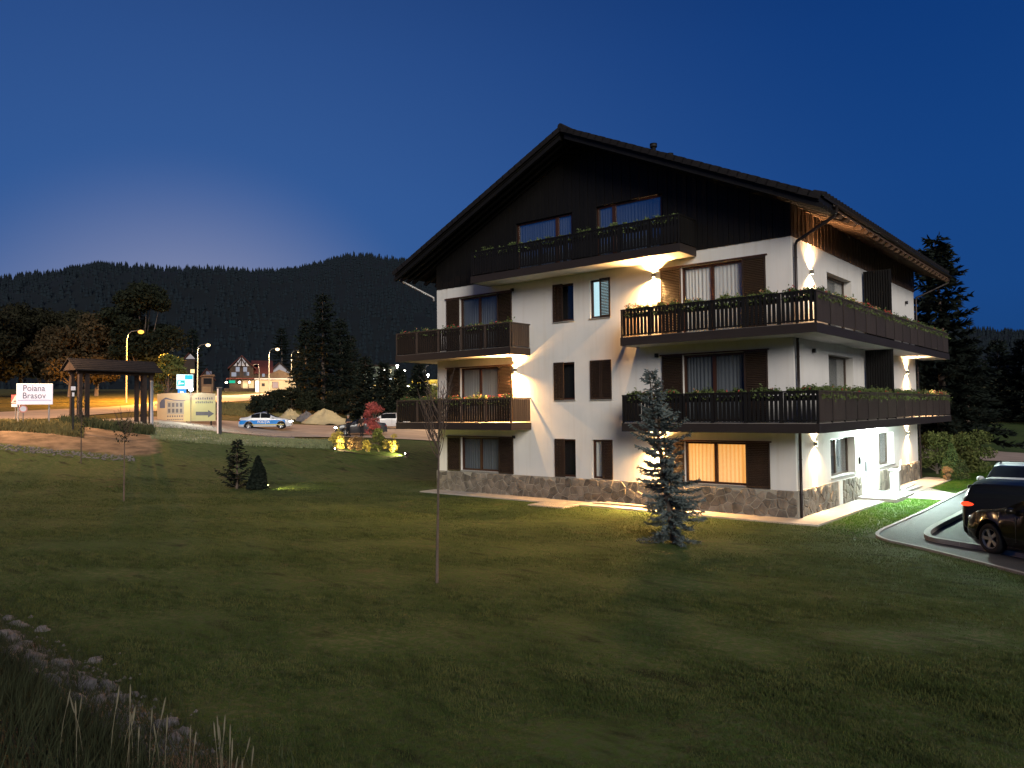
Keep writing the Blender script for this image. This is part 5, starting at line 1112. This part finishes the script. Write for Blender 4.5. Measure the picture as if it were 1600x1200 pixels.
for i, (px, d, h, r, m) in enumerate([(407,86,2.6,1.9,'spruce'),(432,88,3.0,2.1,'olive'),(455,90,2.9,2.2,'olive'),(480,90,2.6,2.0,'olive'),(520,90,2.6,2.2,'olive'),(545,92,3.0,2.4,'olive'),(590,86,2.6,2.2,'spruce'),(625,88,2.4,2.2,'olive'),(660,86,2.5,2.2,'olive')]):
    V, F, tb = broadleaf(h, r, 82+i, .15, 2400, .08, 12)
    veg('bush', ['feathery dark bush on the orange lit bank','second bush from the left below the low cream building','third bush from the left below the low cream building','bush behind the smaller sand heap','bush behind the larger sand heap','bush left of the brown leaved bush','dark bush behind the red maple','dark bush behind the white car','dark bush nearest the house corner'][i], 'bush', g(px, d), V, F, FM[m], tb, group='bushes along the far side of the road', crown='foliage')
# tall weeds and undergrowth round the gate
def tufts(name, pts, n, hgt_, m, label, seed, wid=.02, kind='stuff', lean=.25):
    rs = np.random.default_rng(seed); P = pts(n, rs); z = hgt(P[:,0], P[:,1]); hh = hgt_*rs.uniform(.45, 1.2, n); a = rs.uniform(0, 6.28, n); dx, dy = np.cos(a)*wid, np.sin(a)*wid
    l = rs.normal(0, lean, (n,2))*hh[:,None]; V = np.stack([np.stack([P[:,0]-dx, P[:,1]-dy, z-.01], 1), np.stack([P[:,0]+dx, P[:,1]+dy, z-.01], 1), np.stack([P[:,0]+l[:,0], P[:,1]+l[:,1], z+hh], 1)], 1).reshape(-1, 3)
    return tag(link(name, npmesh(name, V, np.arange(3*n).reshape(n, 3), m)), label, 'grass', kind=kind)
def blade_mat(name, c1, c2, c3):
    m = bpy.data.materials.new(name); m.use_nodes = True; t = m.node_tree; t.nodes.clear(); n = t.nodes; l = t.links
    o = n.new('ShaderNodeOutputMaterial'); d = n.new('ShaderNodeBsdfDiffuse'); tr = n.new('ShaderNodeBsdfTranslucent'); mx = n.new('ShaderNodeMixShader'); mx.inputs[0].default_value = .45
    tcn = n.new('ShaderNodeTexCoord'); mp = n.new('ShaderNodeMapping'); mp.inputs['Scale'].default_value = (1, 2.4, 1); mp.inputs['Rotation'].default_value = (0, 0, R(-39)); l.new(tcn.outputs['Object'], mp.inputs[0]); last = None
    for s, a, b_, lo, hi in ((.55, c1, c2, .38, .62), (2.0, c3, None, .36, .52), (9.0, c3, None, .30, .50)):
        q = n.new('ShaderNodeTexNoise'); q.inputs['Scale'].default_value = s; q.inputs['Detail'].default_value = 7; l.new(mp.outputs[0], q.inputs[0]); r = n.new('ShaderNodeMapRange'); r.inputs[1].default_value = lo; r.inputs[2].default_value = hi; l.new(q.outputs[0], r.inputs[0])
        x = n.new('ShaderNodeMix'); x.data_type = 'RGBA'; l.new(r.outputs[0], x.inputs[0]); x.inputs[6].default_value = (*a, 1)
        if last is None: x.inputs[7].default_value = (*b_, 1)
        else: l.new(last, x.inputs[7])
        last = x.outputs[2]
    l.new(last, d.inputs[0]); l.new(last, tr.inputs[0]); l.new(d.outputs[0], mx.inputs[1]); l.new(tr.outputs[0], mx.inputs[2]); l.new(mx.outputs[0], o.inputs[0]); return m
grassm = blade_mat('grass_blades', (.072,.104,.036), (.122,.145,.058), (.046,.062,.026)); weedm = folmat('dry_weeds', (.15,.13,.05), .5); darkweed = folmat('dark_weeds', (.045,.055,.025), .5)
def region(pxa, pxb, da, db): 
    def f(n, rs): px = rs.uniform(pxa, pxb, n); d = rs.uniform(da, db, n); X, Y = at(px, d); return np.stack([X, Y], 1)
    return f
tufts('gate_weeds', region(95, 240, 52.5, 55.5), 3200, .5, darkweed, 'tall weeds growing round the foot of the wooden gate', 1, .05)
tufts('roadside_grass', region(-60, 130, 49, 54), 9000, .30, weedm, 'dry grass round the posts of the town sign', 2, .04)
tufts('bank_grass', region(330, 470, 84, 100), 12000, .35, weedm, 'dry grass on the orange lit bank', 3, .05)
tufts('verge_grass', region(235, 520, 51, 60), 9000, .14, folmat('frosty_grass', (.16,.19,.10), .4), 'sparse pale grass strip beside the side road', 4, .03)

# ---------------------------------------------------------------- the inn and the buildings beyond the main road
timber = mat('dark_inn_timber', (.045,.030,.022), .8, .3, 2); redroof = mat('dark_red_roof', (.085,.022,.020), .8, .3, 2); creamw = mat('cream_render', (.42,.35,.26), .9, .12, 1); whitew = mat('dim_white_render', (.45,.44,.48), .9, .1, 1)
def gable_house(t, x0, x1, y0, y1, z0, ze, zr, wall, roof, over=.5, axis='y'):
    MB().box(x0, x1, y0, y1, z0, ze).build('wall', wall, t); xm, ym = (x0+x1)/2, (y0+y1)/2
    if axis == 'y':
        MB().prism([(x0,y0+.01,ze),(x1,y0+.01,ze),(xm,y0+.01,zr-.05)], (0,y1-y0-.02,0)).build('gable', wall, t); s = (zr-ze)/(xm-x0)
        for a in (1, -1): MB().prism([(xm,y0-over,zr),(xm+a*(xm-x0+over),y0-over,ze-over*s),(xm+a*(xm-x0+over),y0-over,ze-over*s-.2),(xm,y0-over,zr-.2)], (0,y1-y0+2*over,0)).build('roof', roof, t)
    else:
        MB().prism([(x0+.01,y0,ze),(x0+.01,y1,ze),(x0+.01,ym,zr-.05)], (x1-x0-.02,0,0)).build('gable', wall, t); s = (zr-ze)/(ym-y0)
        for a in (1, -1): MB().prism([(x0-over,ym,zr),(x0-over,ym+a*(ym-y0+over),ze-over*s),(x0-over,ym+a*(ym-y0+over),ze-over*s-.2),(x0-over,ym,zr-.2)], (x1-x0+2*over,0,0)).build('roof', roof, t)
def pwin(t, x, z, w, h, y, on, col=(.75,.8,.95), s=.35):
    f = MB().box(x-w/2-.08, x+w/2+.08, y-.05, y-.01, z-h/2-.08, z+h/2+.08).build('window', M['frame'], t); MB().box(x-w/2, x+w/2, y-.07, y-.052, z-h/2, z+h/2).build('pane', emis('far_lit_pane', col, s) if on else mat('far_dark_pane', (.03,.035,.045), .1, 0, spec=.8), f)
D = 152; x, y, z = g(378, D); zb = 3.6+(645-612)*D/1200 - z - .6     # floor line seen above the bank
t = thing('inn', 'gabled half timbered inn with dark red roof and lit ground floor', 'inn', (x, y, z), cz(378, D)); k = D/1200
def q(px): return (px-378)*k
def qz(py): return 3.6+(645.2-py)*k - z
gable_house(t, q(360), q(395), 0, 9, -1, qz(572), qz(555), timber, redroof, .4)
gable_house(t, q(395.3), q(422), 1.2, 10, -1, qz(580), qz(560), timber, redroof, .4, 'x')
MB().prism([(q(365.5),-.42,qz(572)),(q(388.5),-.42,qz(572)),(q(377),-.42,qz(557.5))], (0,.06,0)).build('white_gable', whitew, t)
for a0, a1, c0, c1 in ((377,377,557,572),(371,377,571,560),(383,377,571,560),(371,371,572,566),(383,383,572,566)): MB().tube([(q(a0),-.45,qz(c0)),(q(a1),-.45,qz(c1))], .10, 4).build('timber_brace', timber, t)
for pxw, pyw, w, h, on in ((371.5,572+5,.7,.9,1),(382.5,577,.7,.9,1),(372,584.5,.7,.7,0),(383,584.5,.7,.7,0),(366,585,.9,.8,1),(386,584,.6,.7,1),(410,585,.5,.8,1)): pwin(t, q(pxw), qz(pyw), w, h, -.02 if pxw < 396 else 1.18, on)
MB().box(q(355), q(398), -1.7, -.05, qz(592.5), qz(591)).build('porch_roof', redroof, t); MB().box(q(352), q(400), -1.6, -1.5, qz(612), qz(607)).build('terrace_wall', timber, t)
for pxw in (360, 369, 378, 387, 396): MB().box(q(pxw)-.09, q(pxw)+.09, -1.6, -1.42, qz(612), qz(592)).build('porch_post', timber, t)
MB().box(q(377), q(398), -.06, -.03, qz(607), qz(594)).build('porch_wall', creamw, t)
MB().box(q(359), q(368), -1.72, -1.66, qz(599), qz(595)).build('green_sign', emis('green_sign_light', (.02,.55,.32), .9), t)
for pxw, pyw in ((355,598),(374,597.5),(388.5,597.5)):
    b = MB().ball((q(pxw),-1.3,qz(pyw)), .22, .15, .2, 8, 5).build('porch_lamp', emis('porch_lens', (1,.85,.6), 12), t, True); point('porch_light', (q(pxw), -1.6, qz(pyw)-.2), 160, (1,.75,.45), .1, t)
for i in range(13): MB().box(q(352)+i*.55, q(352)+i*.55+.08, -3.1, -3.02, qz(618), qz(612)).build('fence_post', timber, t)
for zq in (613.5, 616.5): MB().box(q(351), q(404), -3.15, -3.1, qz(zq)-.05, qz(zq)+.05).build('fence_rail', timber, t)
D = 146; k = D/1200; x, y, z = g(430, D); t = thing('low_building', 'low flat roofed cream building lit by the street lamps', 'building', (x, y, z), cz(430, D))
def q(px): return (px-430)*k
def qz(py): return 3.6+(644.5-py)*k - z
MB().box(q(400), q(461), 0, 7, -1, qz(593)).build('wall', creamw, t); MB().box(q(399), q(463), -.4, 7.2, qz(593)+.01, qz(591)).build('roof_edge', whitew, t)
MB().box(q(401), q(405.5), -.06, -.01, qz(612), qz(595)).build('lit_doorway', emis('doorway_light', (1,.93,.75), 3.2), t); pwin(t, q(430), qz(601.5), 1.0, 1.1, 0, 1, (.95,.62,.50), .6); pwin(t, q(412), qz(601), .4, .4, 0, 0)
MB().prism([(q(421),.6,qz(592)),(q(453),.6,qz(592)),(q(453),.6,qz(584)),(q(436),.6,qz(577)),(q(421),.6,qz(584))], (0,2.5,0)).build('timber_gable', timber, t)
x, y, z = g(436, 168); k = 168/1200; t = thing('white_house', 'house with a pale white gable rising behind the low cream building', 'house', (x, y, z), cz(436, 168))
def q(px): return (px-436)*k
def qz(py): return 3.6+(644.5-py)*k - z
gable_house(t, q(420), q(452), 0, 8, -1, qz(580), qz(566), whitew, redroof, .3); MB().prism([(q(419),-.36,qz(583)),(q(422),-.36,qz(583)),(q(437),-.36,qz(568)),(q(450),-.36,qz(580)),(q(453),-.36,qz(580)),(q(437),-.36,qz(565.5))], (0,.06,0)).build('barge_board', timber, t)
x, y, z = g(308, 165); k = 165/1200; t = thing('dim_house', 'dim pale gabled house between the big tree and the inn', 'house', (x, y, z), cz(308, 165))
def q(px): return (px-308)*k
def qz(py): return 3.6+(646-py)*k - z
gable_house(t, q(287), q(304), 0, 8, -1, qz(562), qz(551), timber, redroof, .3); MB().prism([(q(291),-.32,qz(561)),(q(305),-.32,qz(561)),(q(298),-.32,qz(553))], (0,.06,0)).build('white_gable', whitew, t); gable_house(t, q(310), q(333), 2, 9, -1, qz(590), qz(574), timber, redroof, .3); pwin(t, q(301), qz(580), .8, .8, 0, 1, (1,.7,.3), 1.6); pwin(t, q(325), qz(583), 1.1, 1.0, 2, 1, (.4,.4,.5), .3)
x, y, z = g(324, 92); k = 92/1200; t = thing('wooden_shelter', 'small brown wooden shelter above the right end of the billboard', 'shelter', (x, y, z), cz(324, 92))
def q(px): return (px-324)*k
def qz(py): return 3.6+(645.8-py)*k - z
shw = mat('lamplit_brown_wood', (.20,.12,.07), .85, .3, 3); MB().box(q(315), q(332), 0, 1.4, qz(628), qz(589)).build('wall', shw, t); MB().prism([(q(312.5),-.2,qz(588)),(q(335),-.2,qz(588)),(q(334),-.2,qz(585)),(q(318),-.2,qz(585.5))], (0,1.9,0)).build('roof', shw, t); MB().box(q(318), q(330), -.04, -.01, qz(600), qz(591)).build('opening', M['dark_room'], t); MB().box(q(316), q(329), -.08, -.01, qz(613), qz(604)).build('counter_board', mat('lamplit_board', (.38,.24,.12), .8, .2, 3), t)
# far lit building, kiosk, and lamps behind the spruces
D = 175; k = D/1200; x, y, z = g(590, D); t = thing('lit_hotel', 'distant pale building with lit windows behind the spruce silhouettes', 'building', (x, y, z), cz(590, D))
def q(px): return (px-590)*k
def qz(py): return 3.6+(642.7-py)*k - z
MB().box(q(556), q(622), 0, 10, -2, qz(572)).build('wall', mat('greenish_render', (.16,.19,.14), .9, .15, .5), t)
for j in range(3):
    for i in range(8): pwin(t, q(561)+i*1.18, qz(580+j*12), .55, .8, 0, (i*3+j) % 4 != 1, [(1,.85,.5),(.9,.95,1),(1,.7,.25)][(i+j) % 3], 1.4)
MB().box(q(554), q(624), -.3, 10.2, qz(572)+.01, qz(569.5)).build('roof_edge', timber, t)
D = 135; k = D/1200; x, y, z = g(662, D); t = thing('yellow_kiosk', 'small yellow lit kiosk seen just left of the house', 'kiosk', (x, y, z), cz(662, D))
def q(px): return (px-662)*k
def qz(py): return 3.6+(642-py)*k - z
ky = mat('yellow_render', (.55,.42,.10), .85, .1, 2); MB().box(q(645), q(684), 0, 3, -.5, qz(597)).build('wall', ky, t); MB().box(q(643), q(686), -.5, 3.2, qz(597)+.01, qz(593.5)).build('roof_edge', ky, t); pwin(t, q(663), qz(604), 1.9, .9, 0, 0); pwin(t, q(678), qz(604), .8, .9, 0, 1, (1,.8,.4), .8); point('kiosk_light', (q(655), -2.6, qz(596)), 500, (1,.8,.25), .1, t)
for i, (px, d, h, r) in enumerate([(640,128,2.6,1.8),(652,126,2.2,1.6),(668,127,2.3,1.8),(680,125,2.4,1.6)]):
    V, F, tb = broadleaf(h, r, 110+i, .15, 1800, .08, 10); veg('lit_bush', ordinal(i)+' yellow lit bush from the left in front of the kiosk', 'bush', g(px, d), V, F, FM['shrub'], tb, crown='foliage')
for i, (px, py, d, w) in enumerate([(621,572.5,120,700),(602,579,124,420),(632,581,122,420),(669,587,126,600),(556,600,150,100),(637,605,120,260)]):
    x, y, z = g(px, d); hz_ = 640.3-.0116*(px-800); zt = 3.6+(hz_-py)*d/1200-z; t = thing('path_lamp', ['tallest of the pale lamps behind the black spruces','pale lamp left of the tallest one behind the black spruces','pale lamp right of the tallest one behind the black spruces','pale lamp beside the yellow kiosk','dim pale lamp far behind the brown bush','low lamp just left of the yellow kiosk'][i], 'lamp', (x, y, z), cz(px, d), 'pale lamps between the distant trees')
    MB().tube([(0,0,-.3),(0,0,zt)], .05, 6).build('pole', M['pipe_pale'], t, True); MB().ball((0,0,zt+.12), .20, .20, .16, 8, 6).build('lens', emis('path_lamp_lens', (1,.93,.78), 22), t, True)
    point('path_light', (0, -.1, zt-.2), w, (1,.85,.5), .1, t)
for i, (px, py) in enumerate([(657,573),(661,576),(665,571)]):
    x, y, z = g(px, 150); zt = 3.6+(642-py)*150/1200-z; t = thing('curved_lamp_post', ordinal(i)+' thin curved unlit lamp post from the left above the kiosk', 'lamp post', (x, y, z), cz(px, 150)); MB().tube([(0,0,-.3),(0,0,zt-.6),(.15,0,zt-.15),(.6,0,zt)], .06, 6).build('pole', M['pipe_pale'], t, True)

# ---------------------------------------------------------------- right side: spruces, bushes, cone thuja, low sheds
V, F, tb = spruce(17.4, 5.0, 90, .50, 1.25, .35, 0, .04, .2); veg('spruce_tree', 'tall dark spruce standing behind the right end of the house', 'spruce tree', (*at(1468, 62), H(*at(1468, 62))), V, F, FM['spruce'], tb, group='dark spruces right of the house')
for i, (px, d, h, r) in enumerate([(1512,78,9.5,3.6),(1448,76,9,3.4),(1560,92,9.8,4.0),(1600,88,9.5,4),(1640,84,12,4)]):
    bigspruce(px, d, h, r, FM['spruce'], ['dark spruce just right of the tallest one behind the house','dark spruce hidden partly by the house corner','broad dark spruce left of the far street lamp','dark spruce at the right edge','spruce outside the right edge'][i], 91+i, .42, .85, 'dark spruces right of the house')
for i, (px, d, h, r, sd_) in enumerate([(1459,40.5,2.45,1.25,121),(1512,41,2.35,1.35,122),(1492,43,2.0,1.1,123)]):
    V, F, tb = broadleaf(h, r, sd_, .075, 5200, .0, 20); veg('bush', ['light green bush nearest the corner of the house beyond the entrance','wide light green bush right of the cone shaped thuja','light green bush behind the cone shaped thuja'][i], 'bush', g(px, d), V, F, FM['shrub'], tb, group='light green bushes beyond the entrance', crown='foliage')
V, F, tb = cone_shrub(1.75, .50, 5, .06, 5200); veg('conical_thuja', 'pale green cone shaped thuja in front of the bushes beyond the entrance', 'thuja', g(1483, 37.2), V, F, FM['thuja'], tb)
V, F, tb = broadleaf(.7, .34, 125, .035, 1500, .0, 12); veg('small_shrub', 'small brownish shrub at the foot of the pale green thuja', 'shrub', g(1475, 36.4), V, F, FM['tan'], tb, crown='foliage')
V, F, tb = broadleaf(1.0, .45, 126, .04, 1900, .0, 12); veg('small_shrub', 'small dark shrub just right of the pale green thuja', 'shrub', g(1496, 36.9), V, F, FM['broad'], tb, crown='foliage')
tufts('far_field_grass', region(1540, 1620, 105, 140), 2500, .5, weedm, 'dry grass on the distant lit field', 9, .08)
for i, dx in enumerate((0, .45)):
    t = thing('low_bollard', ['left','right'][i]+' one of two short bollards beyond the far end of the house wall', 'bollard', (1.0+dx, 18.6, 0)); MB().tube([(0,0,-.05),(0,0,.24)], .04, 8).build('post', M['steel'], t, True); MB().ball((0,0,.26), .05, .05, .04, 8, 5).build('cap', M['steel'], t, True)
tag(MB().box(-.12, .12, -.08, .08, 0, .06).build('ground_lamp', M['pipe_pale']), 'small pale ground fitting in the grass by the entrance walk', 'ground lamp').location = (2.0, 8.9, .0)

# ---------------------------------------------------------------- rubble line, weeds and seed heads at the near left
rs = np.random.default_rng(40); protos = []
for k in range(6):
    b = MB(); b.ball((0,0,0), 1, .8, .62, 9, 6, .16); protos.append(b.mesh('rock', M['rock'], False))
for i in range(150):
    X = rs.uniform(-13, .8)+rs.normal(0, .1); Y = -20.75-.04*X+rs.normal(0, .30); s = rs.uniform(.05, .15)*(1+.3*rs.random())
    o = link('rock', protos[i % 6], None, (X, Y, H(X, Y)+s*.02)); o.rotation_euler = (rs.uniform(-.4,.4), rs.uniform(-.4,.4), rs.uniform(0, 6.28)); o.scale = (s, s, s)
    tag(o, 'pale rubble rock lying in the broken line along the near left edge of the lawn', 'rock', 'rubble rocks along the lawn edge')
def chips(n, rs_, fx, smin, smax):
    P = fx(n, rs_); z = hgt(P[:,0], P[:,1]); s = rs_.uniform(smin, smax, n)[:,None]; base = np.array([[1,0,0],[-1,0,0],[0,1,0],[0,-1,0],[0,0,.8],[0,0,-.4]]); V = np.stack([P[:,0], P[:,1], z], 1)[:,None,:]+base[None]*s[:,:,None]*rs_.uniform(.5,1.2,(n,6,1)); Fq = np.array([[0,2,4],[2,1,4],[1,3,4],[3,0,4],[2,0,5],[1,2,5],[3,1,5],[0,3,5]])
    return V.reshape(-1, 3), (np.arange(n)[:,None,None]*6+Fq[None]).reshape(-1, 3)
V, F = chips(9000, rs, lambda n, r: np.stack([(X := r.uniform(-30, 1.2, n)), -20.75-.04*X+r.normal(0, .30, n)], 1), .012, .06)
tag(link('gravel', npmesh('gravel', V, F, M['rock'])), 'loose pale gravel between the rubble rocks', 'gravel', kind='stuff')
V, F = chips(500, rs, region(-20, 210, 44.3, 45.6), .03, .12); tag(link('soil_clods', npmesh('soil_clods', V, F, M['rock'])), 'pale clods along the foot of the soil bank', 'gravel', kind='stuff')
V, F = chips(1600, rs, region(300, 460, 62, 64), .03, .12); tag(link('road_edge_stones', npmesh('road_edge_stones', V, F, M['rock'])), 'loose stones along the side road edge', 'gravel', kind='stuff')
tufts('bank_weeds', lambda n, r: np.stack([(X := r.uniform(-16, 4, n)), -21.3-.04*X-np.abs(r.normal(0, .8, n))], 1), 26000, .34, darkweed, 'dark tangled weeds on the near bank', 5, .006, lean=.4)
tufts('rubble_weeds', lambda n, r: np.stack([(X := r.uniform(-14, 3, n)), -20.75-.04*X+r.normal(0, .45, n)], 1), 14000, .17, darkweed, 'weeds growing between the rubble rocks', 6, .005, lean=.4)
seedm = folmat('pale_seed_heads', (.19,.175,.12), .3); b = MB(); c_ = MB()
for i in range(26):
    X, Y = at(rs.uniform(110, 390) if i else 95, rs.uniform(6.2, 6.9)); z = H(X, Y); h_ = rs.uniform(.5, .85); lx, ly = rs.normal(0, .09), rs.normal(0, .06); top = (X+lx, Y+ly, z+h_)
    b.tube([(X,Y,z-.02),(X+lx*.4,Y+ly*.4,z+h_*.55),top], [.0028,.0022,.0015], 4, False); p0 = Vector((X+lx*.72, Y+ly*.72, z+h_*.76)); c_.tube([p0, p0.lerp(Vector(top), .35), p0.lerp(Vector(top), .8), top], [.002,.0075,.006,.001], 5)
tag(b.build('grass_stalks', seedm), 'tall pale grass stalks at the near left', 'grass', kind='stuff'); tag(c_.build('grass_seed_heads', seedm), 'pale seed heads on the tall grass at the near left', 'grass', kind='stuff')

# ---------------------------------------------------------------- mown grass blades over the near lawn
def lawn_pts(n, r):
    d = 5.5+34*r.random(n)**1.55; px = r.uniform(-80, 1680, n); X, Y = at(px, d); okk = (Y < -1.25) & (Y > -20.35-.04*X) | ((Y >= -1.25) & (X < -17.4))
    t_ = (X > 2.6) & ((Y > -2.2) | (X-2.7 > (-2.2-Y)*1.25)); okk &= ~t_; return np.stack([X, Y], 1)[okk]
def lawn_blades(n, seed):
    r = np.random.default_rng(seed); P = lawn_pts(n, r); n = len(P); d = np.hypot(P[:,0]-CAM.x, P[:,1]-CAM.y); z = hgt(P[:,0], P[:,1])
    patch = .75+.35*np.sin(P[:,0]*1.1+np.sin(P[:,1]*.9)*2)*np.sin(P[:,1]*1.4+P[:,0]*.3); hh = .052*r.uniform(.4, 1.35, n)*patch; w = .0032+.00028*d; a = r.uniform(0, 6.28, n); l = r.normal(0, .5, (n,2))*hh[:,None]
    V = np.stack([np.stack([P[:,0]-np.cos(a)*w, P[:,1]-np.sin(a)*w, z-.012], 1), np.stack([P[:,0]+np.cos(a)*w, P[:,1]+np.sin(a)*w, z-.012], 1), np.stack([P[:,0]+l[:,0], P[:,1]+l[:,1], z+hh+.004], 1)], 1).reshape(-1, 3)
    return V, np.arange(3*n).reshape(n, 3)
V, F = lawn_blades(620000, 77); tag(link('lawn_grass', npmesh('lawn_grass', V, F, grassm)), 'short mown grass of the lawn', 'grass', kind='stuff')
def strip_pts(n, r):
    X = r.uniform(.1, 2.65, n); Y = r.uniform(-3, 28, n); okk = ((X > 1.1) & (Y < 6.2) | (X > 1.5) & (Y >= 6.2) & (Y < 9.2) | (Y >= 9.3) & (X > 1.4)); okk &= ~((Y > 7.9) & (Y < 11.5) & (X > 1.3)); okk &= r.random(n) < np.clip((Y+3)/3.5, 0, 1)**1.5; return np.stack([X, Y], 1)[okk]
tufts('entrance_grass', lambda n, r: (lambda P: P[r.integers(0, len(P), n)]+r.normal(0, .004, (n,2)))(strip_pts(40000, r)), 60000, .045, blade_mat('lamplit_grass_blades', (.062,.150,.018), (.110,.190,.032), (.048,.100,.016)), 'short grass between the house and the path', 12, .007)  # greener copy of the lawn blades, entrance light put into their colour
